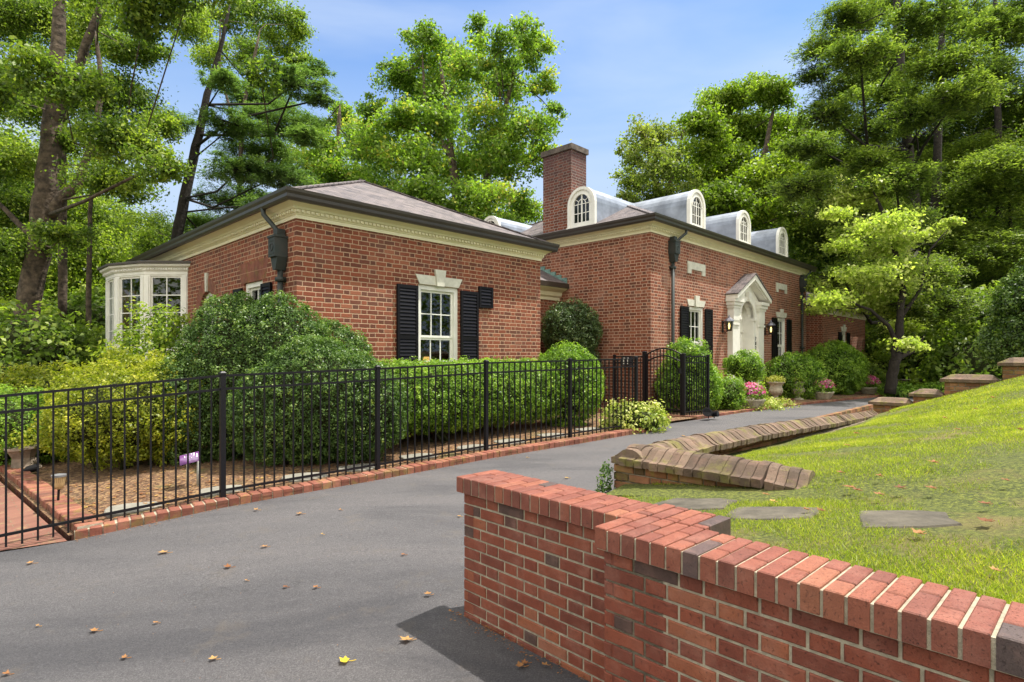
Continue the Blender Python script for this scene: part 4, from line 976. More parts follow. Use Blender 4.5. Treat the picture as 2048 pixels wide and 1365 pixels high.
for (x, y) in FP: post(fence, x, y, gz(x, y)+.0)
for a, b in zip(FP[:-1], FP[1:]): panel(fence, xyz(*a), xyz(*b))
f2 = empty('metal_fence', (2.5, 14.1, 0), 'short black fence panel between the brick house wall and the arched gate', 'fence')
def loc2(e, pts): return [(x-e.location.x, y-e.location.y, z) for x, y, z in pts]
a, b = loc2(f2, [(2.5, 14.05, .2), (3.13, 13.6, .2)]); post(f2, a[0], a[1], a[2]); panel(f2, a, b, .10)
f3 = empty('metal_fence', (4.2, 13.1, 0), 'short black fence panel right of the arched gate, ending at the flower bed', 'fence')
a, b = loc2(f3, [(3.84, 12.82, .2), (4.57, 13.43, .2)]); post(f3, b[0], b[1], b[2]); panel(f3, a, b, .10)
gt = empty('garden_gate', (3.48, 13.2, 0), 'black metal garden gate with arched top between two posts', 'gate')
a, b = loc2(gt, [(3.13, 13.6, .2), (3.82, 12.8, .2)]); a = Vector(a); b = Vector(b)
post(gt, *a, 1.50, .078); post(gt, *b, 1.45, .062)
def arch(h): return lambda t: a.lerp(b, t)+Vector((0, 0, h+.17*math.sin(math.pi*t)))
for h in (1.40, 1.23):
    mb = MB(); fn = arch(h); mb.tube([fn(.04+.92*i/12) for i in range(13)], .016, 6); mb.build('rail', BK, gt)
mb = MB(); mb.bar(a.lerp(b, .05)+Vector((0, 0, .18)), a.lerp(b, .95)+Vector((0, 0, .18)), .03); mb.build('rail', BK, gt)
for i in range(1, 12):
    t = i/12; c = a.lerp(b, t); mb = MB(); mb.bar(c+Vector((0, 0, .05)), arch(1.4)(t), .016, up=(b-a).normalized()); mb.build('picket', BK, gt)
for t in (.06, .94):
    c = a.lerp(b, t); mb = MB(); mb.bar(c+Vector((0, 0, .05)), arch(1.4)(t), .03, up=(b-a).normalized()); mb.build('gate_frame', BK, gt)
mb = MB(); c = a.lerp(b, .93); mb.box(c.x-.05, c.x+.05, c.y-.04, c.y+.04, c.z+1.0, c.z+1.12); mb.build('latch', BK, gt)
# brick edging, individual bricks set on edge along the driveway
def edging(name, label, pts, step=.112, w_=.20, h=.085, group=None, mat=M['edgebrick'], lift=0):
    o = Vector((pts[0][0], pts[0][1])); root = empty(name, (o.x, o.y, 0), label, 'brick edging', group)
    mb = MB(); mo = MB(); acc = 0; r_ = random.Random(len(label))
    for (p, q) in zip(pts[:-1], pts[1:]):
        p = Vector(p); q = Vector(q); d = (q-p); Ln = d.length; d.normalize(); nn = Vector((-d.y, d.x)); n = max(1, round(Ln/step)); st = Ln/n
        for i in range(n):
            a_ = p+d*(i*st+.005+r_.uniform(0, .003)); zz = gz(a_.x, a_.y)+lift; hh = h+r_.uniform(-.004, .004); jj = r_.uniform(-.005, .005)
            a3 = Vector((a_.x-o.x+nn.x*jj, a_.y-o.y+nn.y*jj, zz-.12)); e = Vector((d.x, d.y, 0))*(st-.012); wv = Vector((nn.x, nn.y, 0))*w_; up = Vector((0, 0, hh+.12-.008))
            t = r_.random(); mb.obox(a3, e, wv, up, t)
            k = .008; mb.hexa([a3+up, a3+e+up, a3+e+wv+up, a3+wv+up, a3+up+Vector((0, 0, .008))+e.normalized()*k+wv.normalized()*k, a3+e+up+Vector((0, 0, .008))-e.normalized()*k+wv.normalized()*k, a3+e+wv+up+Vector((0, 0, .008))-e.normalized()*k-wv.normalized()*k, a3+wv+up+Vector((0, 0, .008))+e.normalized()*k-wv.normalized()*k], t)
        z0 = gz(p.x, p.y)+lift; z1 = gz(q.x, q.y)+lift; A = Vector((p.x-o.x, p.y-o.y, z0-.12)); B = Vector((q.x-o.x, q.y-o.y, z1-.12)); W3 = Vector((nn.x, nn.y, 0))
        mo.hexa([A+W3*.012, B+W3*.012, B+W3*(w_-.01), A+W3*(w_-.01), A+W3*.012+Vector((0, 0, .12+h-.012)), B+W3*.012+Vector((0, 0, .12+h-.012)), B+W3*(w_-.01)+Vector((0, 0, .12+h-.012)), A+W3*(w_-.01)+Vector((0, 0, .12+h-.012))])
    mb.build('brick_course', mat, root, tint=True); mo.build('mortar_bed', M['mortar'], root); return root
edging('brick_edging', 'low red brick edging between driveway and fence', CURB[3:9])
edging('brick_edging', 'thick brick border along the left paved path', [(-4.06, 5.36), (-12.13, 12.55)][::-1], step=.10, w_=.22, h=.12)
edging('brick_edging', 'short brick edging around the foot of the arched gate', [(3.25, 13.1), (4.05, 12.60), (4.62, 13.12)], step=.2, w_=.10, h=.08)
edging('brick_edging', 'thin brick edging between driveway and the flower bed at the front door', CURB[11:16], step=.2, w_=.10, h=.06)
edging('brick_edging', 'brick edging deep inside the fence at the house corner', [(1.2, 13.3), (2.3, 14.0)], step=.2, w_=.10, h=.16)
# ------------------------------------------------------------------ NEW BRICK WALL (foreground)
E = Vector((-.296, 3.55, 0)); tb = Vector((.6875, -.7262, 0)); ta = Vector((.7262, .6875, 0)); UP = Vector((0, 0, 1))
nw = empty('brick_wall', (E.x, E.y, 0), 'new red brick garden wall with brick coping, stepping out in the foreground', 'wall')
def brk(mb, o, e1, l1, e2, l2, hgt, t, ch=.004):
    """brick from corner o; e2 points INTO the wall; outer face chamfered"""
    a = e1*l1; d = e2*l2; u = UP*hgt; c1 = e1*ch; cu_ = UP*ch; cd = e2*ch
    mb.hexa([o+cd, o+a+cd, o+a+d, o+d, o+u+cd, o+a+u+cd, o+a+d+u, o+d+u], t)
    f0 = [o+cd, o+a+cd, o+a+u+cd, o+u+cd]; f1 = [o+c1+cu_, o+a-c1+cu_, o+a-c1+u-cu_, o+c1+u-cu_]
    mb.face(f1, t)
    for i in range(4): mb.face([f0[i], f0[(i+1) % 4], f1[(i+1) % 4], f1[i]], t)
rb = random.Random(21)
body, core, cap = MB(), MB(), MB()
ROW = .0662; JT = .0115; NR = 13; ZB = -.098
def face_bricks(o, e1, L_, e2, shift):
    for r in range(NR):
        z = ZB+r*ROW; x = -.159*((r+shift) % 2); k = 0
        while x < L_:
            ln = .200 if k % 2 == 0 else .093
            x0 = max(x, 0); x1 = min(x+ln, L_)
            if x1-x0 > .02:
                t = rb.random(); j = rb.uniform(-.002, .002)
                brk(body, o+e1*x0+e2*j+UP*(z+rb.uniform(-.001, .001)), e1, x1-x0, e2, .09, ROW-JT, t)
            x += ln+JT; k += 1
TH = .25
L1, L2a, SH, SB_ = 1.20, 4.4, .205, .045
Z0c = -.12; ZT = .762
# segment 1 front (faces -ta), its left end, back; segment 2 front and side
face_bricks(Vector(), tb, L1+.03, ta, 0)
face_bricks(Vector()+ta*TH+ta*0, -ta, TH, tb, 1)      # left end
face_bricks(Vector()+tb*(L1+.03)-ta*SH, tb, L2a, ta, 1)
face_bricks(Vector()+tb*(L1+.03), -ta, SH, tb, 0)
face_bricks(ta*(TH+SB_)+tb*(L1+.33), -tb, .33, -ta, 1); face_bricks(ta*TH+tb*L1, -tb, L1, -ta, 1)     # back of seg1
face_bricks(ta*(TH-SH)+tb*(L1+4.4), -tb, 4.4-.33, -ta, 1) # back of seg2
face_bricks(ta*(TH-SH)+tb*(L1+.33)-ta*0, ta, SH+SB_, -tb, 0)
core.obox(tb*.007+ta*.007+UP*Z0c, tb*(L1+.30), ta*(TH-.014), UP*(ZT-Z0c))
core.obox(tb*(L1+.037)-ta*(SH-.007)+UP*Z0c, tb*L2a, ta*(TH-.014), UP*(ZT-Z0c-.001))
core.obox(tb*(L1+.037)-ta*(SH-.007)+UP*Z0c, tb*.285, ta*(SH+TH+SB_-.014), UP*(ZT-Z0c-.002))
# coping: bricks on edge, each course a full brick plus a half, alternating
CH = .093; ov = .032; CW = TH+2*ov
def coping_run(o, e1, L_, e2, W_, k0=0):
    x = 0; k = k0
    while x < L_-.02:
        wd = min(.0595, L_-x); t1, t2 = rb.random(), rb.random(); z = ZT+rb.uniform(0, .003)
        full = .198; half = W_-full-JT*.8
        a, b = (full, half) if k % 2 else (half+.006, full-.006)
        p = o+e1*x+UP*z
        def cb(p, d_, t):
            c = .004
            lo = [p, p+e1*wd, p+e1*wd+e2*d_, p+e2*d_]; cap.hexa(lo+[v+UP*(CH-c) for v in lo], t)
            up = [v+UP*(CH-c) for v in lo]; tp = [p+e1*c+e2*c+UP*CH, p+e1*(wd-c)+e2*c+UP*CH, p+e1*(wd-c)+e2*(d_-c)+UP*CH, p+e1*c+e2*(d_-c)+UP*CH]
            cap.face(tp, t)
            for i in range(4): cap.face([up[i], up[(i+1) % 4], tp[(i+1) % 4], tp[i]], t)
        cb(p+e2*rb.uniform(-.001, .001), a, t1); cb(p+e2*(a+JT*.8), b, t2)
        x += .0595+JT; k += 1
coping_run(-tb*ov-ta*ov, tb, L1+.03, ta, CW)
coping_run(tb*(L1+.0)-ta*(SH+ov)+tb*.005, tb, L2a, ta, CW, 1)
coping_run(tb*(L1+.005)+ta*(CW-ov-SH+.012), tb, .352, ta, SH+SB_-.012, 0)
core.obox(-tb*(ov-.006)-ta*(ov-.006)+UP*(ZT-.001), tb*(L1+.04), ta*(CW-.012), UP*(CH-.006))
core.obox(tb*(L1+.013)-ta*(SH+ov-.006)+UP*(ZT-.002), tb*L2a, ta*(CW-.012), UP*(CH-.007))
core.obox(tb*(L1+.013)-ta*.05+UP*(ZT-.003), tb*.328, ta*(CW-ov+.045+SB_-.01), UP*(CH-.008))
body.build('masonry', M['newbrick'], nw, tint=True); core.build('mortar', M['mortar'], nw); cap.build('coping', M['newcap'], nw, tint=True)
# ------------------------------------------------------------------ OLD WALLS with saddle coping
SP = [(-.20, 0), (-.205, .058), (-.165, .068), (-.12, .10), (-.075, .135), (-.03, .150), (.03, .150), (.075, .135), (.12, .10), (.165, .068), (.205, .058), (.20, 0)]
def saddle(mb, pts, step=.078, sc=1.0, rr=rb, mitre=None, base_z=None):
    """pts: list of Vector (bottom centre line); bricks laid across the line"""
    acc = []
    for p, q in zip(pts[:-1], pts[1:]):
        d = q-p; n = max(1, round(d.length/step)); e = d.normalized(); nn = Vector((-e.y, e.x, 0)).normalized(); st = d.length/n
        for i in range(n):
            a = p+e*(i*st+.002); b = p+e*((i+1)*st-.004); j = rr.uniform(-.012, .012); s = sc*rr.uniform(.96, 1.03); a = a+UP*rr.uniform(-.006, .004); t = rr.random()
            rA = [a+nn*(x*s+j)+UP*(z*s) for x, z in SP]; rB = [b+nn*(x*s+j)+UP*(z*s) for x, z in SP]; m = len(SP)
            for k in range(m-1): mb.face([rA[k], rA[k+1], rB[k+1], rB[k]], t)
            mb.face(rA, t); mb.face(rB[::-1], t); mb.face([rA[0], rA[-1], rB[-1], rB[0]], t)
def oldface(mb, mo, o, e1, L_, e2, z0, z1, th=.3):
    r = 0; z = z1-.075
    while z > z0-.08:
        x = 0 if r % 2 == 0 else -.165; k = 0
        while x < L_:
            ln = .205 if k % 2 == 0 else .097; x0 = max(0, x); x1 = min(L_, x+ln)
            if x1-x0 > .02: brk(mb, o+e1*x0+UP*z+e2*rb.uniform(-.003, .003), e1, x1-x0, e2, .09, .063, rb.random(), .006)
            x += ln+.013; k += 1
        z -= .076; r += 1
tb = Vector((.714, -.70, 0)); ta = Vector((.70, .714, 0))
oc = empty('brick_wall', (LO.x, LO.y, 0), 'old low brick retaining wall with mossy saddle coping, turning along the driveway', 'wall')
mbB, mbM, mbC = MB(), MB(), MB()
zc = .617
def lB(q): v = A2*q+B2*curveB(q); return Vector((v.x, v.y, 0))
# short leg A from corner along tb
oldface(mbB, mbM, ta*.04+tb*.04, tb, 1.50, ta, .1, zc)
mbM.obox(ta*.055+tb*.05+UP*.0, tb*1.48, ta*.25, UP*(zc+.02))
mbM.obox(ta*.05+tb*.055, ta*9.0, tb*.25, UP*.40)
oldface(mbB, mbM, tb*.04+ta*9.1, -ta, 9.06, tb, .1, zc)
saddle(mbC, [tb*.14+ta*.20+UP*zc, tb*1.4+ta*.19+UP*(zc-.01), tb*1.68+ta*.22+UP*(zc-.045)], sc=1.12)
qs_ = [.02, .5, 1.2, 2, 3, 4, 5, 6, 7, 8, 9.0]
zz_ = [zc, zc, zc-.005, zc-.02, zc-.05, zc-.09, zc-.13, zc-.17, zc-.20, zc-.23, zc-.25]
saddle(mbC, [lB(q)+tb*.06+UP*(z) for q, z in zip(qs_, zz_)])
mbB.build('masonry', M['oldbrick'], oc, tint=True); mbM.build('mortar', M['mortar_d'], oc); mbC.build('coping', M['oldcope'], oc, tint=True)
# stepped stair wall
so = LW(.02, 9.25)
sw = empty('brick_wall', (so.x, so.y, 0), 'stepped old brick wall climbing at the top of the lawn, four mossy stone caps', 'wall')
mbB, mbM, mbC = MB(), MB(), MB()
for (s0, s1, zt, zlow) in ((0, .70, .60, .1), (.70, 1.20, .80, .3), (1.20, 2.02, 1.10, .5), (2.05, 2.6, 1.42, .9), (2.8, 4.4, 1.62, 1.0)):
    oldface(mbB, mbM, tb*(s0+.05)+ta*.04, tb, s1-s0-.06, ta, zlow, zt); oldface(mbB, mbM, tb*(s0+.05)+ta*.34, -ta, .30, tb, zlow, zt)
    mbM.obox(tb*(s0+.06)+ta*.05+UP*(zlow-.1), tb*(s1-s0-.08), ta*.28, UP*(zt-zlow+.1))
    c = tb*0+ta*.19; e0 = s0-.02; e1_ = s1+.03
    # hipped saddle: ends slope too
    n = 10; xs = [e0, e0+.001, e0+.03, e0+.09, e0+.15, e0+.22, e1_-.14, e1_-.08, e1_-.03, e1_]; ks = [.0, .38, .45, .68, .92, 1, 1, .85, .5, .38]
    rings = [[c+tb*x+ta*(px*(.9 if k < .5 else 1))+UP*(zt+min(pz, .150*k)) for px, pz in SP] for x, k in zip(xs, ks)]
    for i in range(len(rings)-1):
        t = rb.random()
        for k in range(len(SP)-1): mbC.face([rings[i][k], rings[i][k+1], rings[i+1][k+1], rings[i+1][k]], t)
    mbC.face(rings[0], .5); mbC.face(rings[-1], .5); mbC.face([rings[0][0], rings[0][-1], rings[-1][-1], rings[-1][0]], .5)
mbB.build('masonry', M['oldbrick'], sw, tint=True); mbM.build('mortar', M['mortar_d'], sw); mbC.build('coping', M['oldcope'], sw, tint=True)
mb = MB()
for k in range(4): mb.obox(tb*(.2+.42*k)+ta*.5+UP*(.1), tb*3, ta*1.3, UP*(.15+.2*k))
o = mb.build('stone_steps', M['stone']); o.location = (so.x, so.y, 0); setp(o, 'stone steps behind the stepped wall', 'steps')
o = MB(); o.obox(LW(.28, -1.72).to_3d(), tb*.13, ta*1.66, UP*.40); o = o.build('stone_riser', M['stone']); setp(o, 'stone step riser between the new and the old brick walls', 'step')
# ------------------------------------------------------------------ FLAGSTONES
def slab(label, c, rx, ry, z, rot, group, seed, th=.035, normal_p=None, mat=M['concrete']):
    r_ = random.Random(seed); mb = MB(); n = 11; pts = []
    for i in range(n):
        a = 2*math.pi*i/n; k = 1/max(abs(math.cos(a)), abs(math.sin(a)))**.8*r_.uniform(.84, 1.06)
        x = rx*math.cos(a)*k; y = ry*math.sin(a)*k; pts.append((x*math.cos(rot)-y*math.sin(rot), x*math.sin(rot)+y*math.cos(rot)))
    zf = (lambda x, y: z+normal_p(x, y)) if normal_p else (lambda x, y: z)
    top = [Vector((x*.96, y*.96, zf(x, y)+th)) for x, y in pts]; mid = [Vector((x, y, zf(x, y)+th-.01)) for x, y in pts]; bot = [Vector((x, y, zf(x, y)-.05)) for x, y in pts]
    mb.face(top)
    for i in range(n): j = (i+1) % n; mb.face([mid[i], mid[j], top[j], top[i]]); mb.face([bot[i], bot[j], mid[j], mid[i]])
    o = mb.build('flagstone', mat); o.location = (c[0], c[1], 0); setp(o, label, 'flagstone', group)
for (p, q, rx, ry, lab, sd_) in ((1.15, -.62, .27, .22, 'grey flagstone in the grass right behind the new brick wall, nearest the old wall', 1), (1.75, -.80, .24, .18, 'middle grey flagstone in the grass behind the brick wall stub', 2), (2.42, -.77, .22, .19, 'grey flagstone furthest right in the grass above the new wall', 3)):
    v = LW(p, q); z = lawnz(p, q)
    def npf(x, y, p=p, q=q, z=z): d = Vector((x, y)); return lawnz(p+d.dot(B2), q+d.dot(A2))-z
    slab(lab, (v.x, v.y), rx*1.05, ry*1.05, z-.026, -.78+sd_*.1, 'flagstones in the lawn', sd_, normal_p=npf)
labs = ['pale flagstone inside the fence nearest the brick path', 'pale flagstone behind the purple sign foot by the fence', 'pale flagstone just right of the fence post beside the purple sign', 'pale flagstone inside the fence below the largest shrub', 'pale flagstone under the left end of the trimmed hedge', 'pale flagstone in front of the trimmed hedge middle', 'pale flagstone in front of the trimmed hedge right part', 'pale flagstone in front of the round shrub', 'pale flagstone nearest the variegated plant']
pos = [(.18, .42), (1.05, .42), (2.0, .44), (2.75, .46), (3.7, .50), (4.7, .52), (5.5, .55), (6.5, .56), (7.5, .58)]
def along(t, d):
    seg = CURB[3:9]; i = 0
    while i < len(seg)-2 and t > (Vector(seg[i+1])-Vector(seg[i])).length: t -= (Vector(seg[i+1])-Vector(seg[i])).length; i += 1
    v = Vector(seg[i]).lerp(Vector(seg[i+1]), t/(Vector(seg[i+1])-Vector(seg[i])).length); return v-off*d
for (t, d), lb, i in zip(pos, labs, range(9)):
    v = along(t+.35, d+.16); slab(lb, (v.x, v.y), .27, .21, gz(v.x, v.y)+.03, .68, 'flagstones inside the fence', 30+i, mat=M['palestone'] if 'palestone' in M else M.setdefault('palestone', simple('pale flagstone', (.25, .235, .195), .9, .15, 8, bmp=.003, bscale=60)))
# ------------------------------------------------------------------ SHRUBS (world positions)
def SB(*a, **k): return shrub(*a, **k)
lb_, lh_ = M['lf_box'], M['lf_hedge']
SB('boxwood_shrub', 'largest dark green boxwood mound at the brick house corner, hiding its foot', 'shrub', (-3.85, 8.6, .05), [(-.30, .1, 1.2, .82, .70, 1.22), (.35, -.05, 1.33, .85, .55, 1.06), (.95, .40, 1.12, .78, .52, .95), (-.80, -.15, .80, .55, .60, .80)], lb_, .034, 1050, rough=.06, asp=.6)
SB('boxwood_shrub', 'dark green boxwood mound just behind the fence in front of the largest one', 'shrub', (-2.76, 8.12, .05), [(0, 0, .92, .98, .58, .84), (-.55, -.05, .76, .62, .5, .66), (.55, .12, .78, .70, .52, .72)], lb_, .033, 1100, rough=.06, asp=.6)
SB('azalea_shrub', 'lime yellow azalea behind the fence, left of the big boxwood', 'shrub', (-5.45, 8.0, -.02), [(0, .1, .80, .95, .7, .62), (.5, .35, .85, .6, .6, .68), (-.6, .2, .62, .5, .5, .46)], M['lf_lime'], .040, 600, rough=.13)
SB('boxwood_shrub', 'green rounded shrub at the left edge behind the fence', 'shrub', (-7.75, 8.9, -.1), [(0, 0, .55, .95, .8, .60), (.5, .3, .5, .5, .5, .5)], lh_, .045, 480, rough=.10)
SB('azalea_shrub', 'lime yellow azalea at the left, behind the green rounded shrub', 'shrub', (-8.2, 10.2, -.1), [(0, 0, .7, 1.3, .8, .75), (1.3, .1, .75, .9, .8, .8)], M['lf_lime'], .055, 330, rough=.13)
SB('azalea_shrub', 'bright lime azalea tuft in front of the white bay window', 'shrub', (-6.05, 9.1, -.02), [(0, 0, .85, .75, .6, .78), (-.7, .1, .7, .6, .5, .7)], M['lf_lime'], .05, 480, rough=.16)
SB('leafy_shrub', 'tall loose yellow green shrub with long shoots before the bay window', 'shrub', (-6.35, 10.0, 0), [(0, 0, 1.25, .55, .45, .88), (.45, .1, 1.35, .35, .35, .85), (-.5, -.1, .8, .42, .4, .6), (.25, 0, 1.95, .22, .25, .38)], leafm('young shrub leaves', [(0, (.06, .10, .015)), (.5, (.16, .23, .03)), (1, (.36, .38, .06))], .4), .085, 260, rough=.3, asp=.42, core=False, spray=6, puff=0)
# hedge
hd = []
for i in range(9):
    t = i/8; x = -1.55+2.2*t; y = 8.95+2.15*t; x -= .16; y += .2; hd.append((x+.45, y-10, .86, .50, .44, .56 if i % 2 else .53))
    hd.append((x+.45-.25, y-10+.25, .87, .5, .5, .56))
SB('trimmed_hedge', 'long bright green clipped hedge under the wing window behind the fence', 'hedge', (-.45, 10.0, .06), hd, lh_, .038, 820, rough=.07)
SB('boxwood_shrub', 'ball shaped bright green shrub behind the fence right of the hedge', 'shrub', (1.12, 11.75, .12), [(0, 0, .85, .68, .62, .82)], lh_, .048, 600, rough=.05)
SB('holly_shrub', 'dark clipped drum shaped holly against the main house wall', 'shrub', (1.52, 14.75, .2), [(0, 0, 1.0, .70, .6, 1.05), (0, 0, 2.05, .68, .6, .72)], M['lf_holly'], .055, 520, rough=.03)
SB('variegated_plant', 'low pale variegated plant sprawling over the edging at the fence end', 'plant', (2.45, 11.05, .14), [(0, 0, .18, .48, .34, .30), (-.3, .1, .22, .32, .3, .28)], M['lf_varieg'], .07, 420, rough=.2, puff=0, stem=False)
SB('boxwood_shrub', 'rounded green shrub rising behind the arched gate', 'shrub', (4.25, 13.95, .2), [(0, 0, 1.25, .52, .48, .5), (-.15, -.05, .62, .55, .5, .60), (.35, .1, .6, .45, .42, .55)], lh_, .052, 520, rough=.12)
SB('boxwood_shrub', 'loose green shrub just right of the fence end post', 'shrub', (5.35, 14.45, .2), [(0, 0, .42, .45, .42, .42), (.18, .2, .38, .36, .36, .36), (-.38, .2, .75, .3, .3, .35)], lh_, .050, 480, rough=.2)
SB('topiary_shrub', 'small cloud pruned shrub on a bare stem before the white door', 'shrub', (6.35, 15.75, .2), [(0, 0, 1.12, .46, .42, .32), (.15, .1, .92, .34, .32, .2), (-.2, 0, 1.18, .28, .28, .22)], lh_, .055, 520, rough=.14)
SB('boxwood_shrub', 'clipped green boxwood ball right of the front door, behind the urns', 'shrub', (8.85, 18.05, .2), [(0, 0, .70, .84, .72, .72)], lh_, .058, 470, rough=.06)
SB('boxwood_shrub', 'biggest clipped green boxwood ball, at the right end of the house front', 'shrub', (11.2, 20.1, .2), [(0, 0, .88, .98, .9, .90), (.1, .1, .95, .85, .8, .85)], lh_, .062, 470, rough=.05)
SB('holly_shrub', 'tall clipped holly cone at the right edge above the stepped wall', 'shrub', (11.05, 12.0, 1.35), [(0, 0, .55, 1.05, .8, .8), (.0, 0, 1.25, .82, .7, .75), (.12, 0, 1.85, .5, .5, .55)], leafm('yew leaves', [(0, (.02, .045, .01)), (.5, (.05, .09, .016)), (.85, (.13, .19, .03)), (1, (.25, .3, .06))], .25, .3), .06, 420, rough=.08)
SB('ivy_clump', 'dark ivy hanging on the end of the old low wall', 'ivy', (.86, 5.26, .3), [(0, .02, .16, .05, .06, .15)], M['lf_box'], .030, 1100, rough=.25, stem=False, core=False)
SB('ground_cover', 'low pale green ground cover in the bed by the front door', 'plant', (6.2, 14.95, .18), [(0, 0, .06, .75, .5, .14), (.8, .6, .06, .6, .4, .12)], M['lf_varieg'], .06, 330, rough=.3, puff=0, stem=False, core=False)
SB('fern_clump', 'low green leafy clump at the foot of the dogwood', 'plant', (14.3, 19.0, .2), [(0, 0, .15, .9, .5, .3), (-1.2, .3, .1, .7, .5, .25)], lh_, .09, 200, rough=.3, stem=False)
# ------------------------------------------------------------------ POTS
def urn(x, y, label, sc=1.0):
    t = empty('planter_urn', (x, y, gz(x, y)+.03), label, 'urn', 'tall stone urns beside the front walk')
    mb = MB(); prof = [(.17, 0), (.17, .03), (.15, .045), (.10, .06), (.065, .10), (.06, .13), (.075, .145), (.075, .16), (.12, .18), (.185, .24), (.20, .31), (.18, .38), (.165, .42), (.185, .48), (.235, .53), (.25, .545), (.25, .565), (.215, .565), (.17, .50)]
    mb.lathe([(r*sc, z*sc) for r, z in prof], n=24); mb.build('bowl', M['stone'], t, True)
    mb = MB()
    for k in range(4):
        a = k*math.pi/2+.5; mb.tube([(.15*sc*math.cos(a), .15*sc*math.sin(a), .17*sc), (.215*sc*math.cos(a), .215*sc*math.sin(a), .31*sc), (.175*sc*math.cos(a), .175*sc*math.sin(a), .41*sc)], [.018, .026, .014], 6)
    mb.build('ornament', M['stone'], t, True)
    return t
for x, y, lab, pl in ((7.95, 17.35, 'left one of the two pale stone urns in front of the boxwood ball', 'pale yellow green plant filling the left stone urn'), (8.75, 17.62, 'right one of the two pale stone urns in front of the boxwood ball', 'pale yellow green plant filling the right stone urn')):
    u_ = urn(x, y, lab)
    SB('potted_plant', pl, 'plant', (x, y, gz(x, y)+.60), [(0, 0, .0, .23, .23, .09)], M['petal_yel'], .05, 1100, rough=.3, puff=0, stem=False, core=False)
def bowl(x, y, label, plab, sc=1.0, r0=.33):
    t = empty('planter_bowl', (x, y, gz(x, y)+.03), label, 'planter')
    mb = MB(); mb.lathe([(r0*.55, 0), (r0*.62, .03), (r0*.8, .10), (r0*.95, .20), (r0*1.03, .22), (r0*1.03, .25), (r0*.92, .25), (r0*.85, .2)], n=24); mb.build('bowl', M['stone'], t, True)
    mb = MB()
    for k in range(24): a = 2*math.pi*k/24; mb.bar((r0*.66*math.cos(a), r0*.66*math.sin(a), .04), (r0*.96*math.cos(a), r0*.96*math.sin(a), .2), .014)
    mb.build('fluting', M['stone'], t)
    e = SB('potted_flowers', plab, 'flowers', (x, y, gz(x, y)+.27), [(0, 0, .12, r0*.95, r0*.95, .2)], lh_, .05, 420, rough=.3, stem=False, core=False)
    rng = np.random.default_rng(int(x*10)); n = 420; d = unit(n, rng); d[:, 2] = np.abs(d[:, 2]); p_ = d*np.array([r0*1.02, r0*1.02, .26])*rng.uniform(.85, 1.12, (n, 1)); p_[:, 2] += .14
    V, Q = leaves(p_, d+rng.normal(size=(n, 3))*.4, .058, .9, rng=rng); numesh('blossoms', V, Q, rng.random(n), M['petal_pink'], e)
bowl(6.12, 14.72, 'round stone planter nearest the gate, half sunk in ground cover', 'pink flowers in the planter nearest the gate')
bowl(9.55, 17.75, 'low round stone planter between the two boxwood balls', 'pink flowers between the two clipped boxwood balls')
bowl(12.5, 20.2, 'stone planter at the far right of the house front', 'pink flowers at the far right of the house front')
# black floor lantern on the step
q = HP(MX+6.75, MY-.72, .32)
fl = empty('floor_lantern', q, 'black framed glass lantern standing on the door step', 'lantern', rz=ANG)
mb = MB()
for sx in (-1, 1):
    for sy in (-1, 1): mb.box(sx*.12-.012, sx*.12+.012, sy*.12-.012, sy*.12+.012, 0, .4)
mb.box(-.15, .15, -.15, .15, 0, .025); mb.hexa([(-.16, -.16, .40), (.16, -.16, .40), (.16, .16, .40), (-.16, .16, .40), (-.05, -.05, .50), (.05, -.05, .50), (.05, .05, .50), (-.05, .05, .50)])
for a in (-.06, .0, .06): mb.box(a-.004, a+.004, -.126, -.118, .02, .4)
mb.tube([(-.04, 0, .5), (-.04, 0, .56), (.04, 0, .56), (.04, 0, .5)], .006, 5); mb.build('lantern_frame', BK, fl)
mb = MB(); mb.lathe([(.045, .03), (.045, .2), (.03, .2)], n=12); mb.build('candle', M['white'], fl)
# purple bent yard sign on two stakes
sx, sy = -3.72, 7.05
ys = empty('yard_sign', (sx-.1, sy-.15, gz(sx, sy)+.03), 'curved purple yard sign on two pale stakes behind the fence', 'sign', rz=-.15)
mb = MB(); n = 12
def sg(i, s):  # arch shell tilted to the left
    a = math.pi*(.04+.92*i/n); return Vector((.06, .03, .31))+Vector((-.16, -.13, -.04))*s+Vector((.64, -.77, 0))*(.115*math.cos(a))+Vector((0, 0, .11*math.sin(a)))
V_ = []
for i in range(n):
    for j in range(4): mb.face([sg(i, j/4), sg(i+1, j/4), sg(i+1, (j+1)/4), sg(i, (j+1)/4)])
m_, nt_, bs_ = newmat('purple sign vinyl'); bs_.inputs['Roughness'].default_value = .45
nt_.links.new(ramp(nt_, noise(nt_, 9, 2), [(.35, (.07, .015, .10)), (.5, (.13, .035, .16)), (.62, (.25, .18, .30)), (.7, (.10, .022, .12))]), bs_.inputs['Base Color'])
sgo = mb.build('sign_board', m_, ys, True)
mb = MB()
for (i0, i1, s0, s1) in ((2, 4, .1, .16), (3, 5, .24, .30), (2, 5, .38, .42), (2.2, 3.4, .55, .6), (3.6, 4.8, .55, .6), (3, 4, .72, .76)):
    mb.face([sg(i0, s0)+Vector((-.002, -.002, .003)), sg(i1, s0)+Vector((-.002, -.002, .003)), sg(i1, s1)+Vector((-.002, -.002, .003)), sg(i0, s1)+Vector((-.002, -.002, .003))])
mb.build('sign_lettering', M['white'], sgo)
mb = MB(); mb.tube([(-.05, -.03, 0), (-.06, -.02, .33)], .013, 8); mb.build('stake', M['stone'], ys, True)
mb = MB(); mb.tube([(.07, 0, 0), (.07, 0, .34)], .02, 8); mb.build('stake', simple('galvanised pipe', (.42, .42, .38), .5, .1, 4), ys, True)
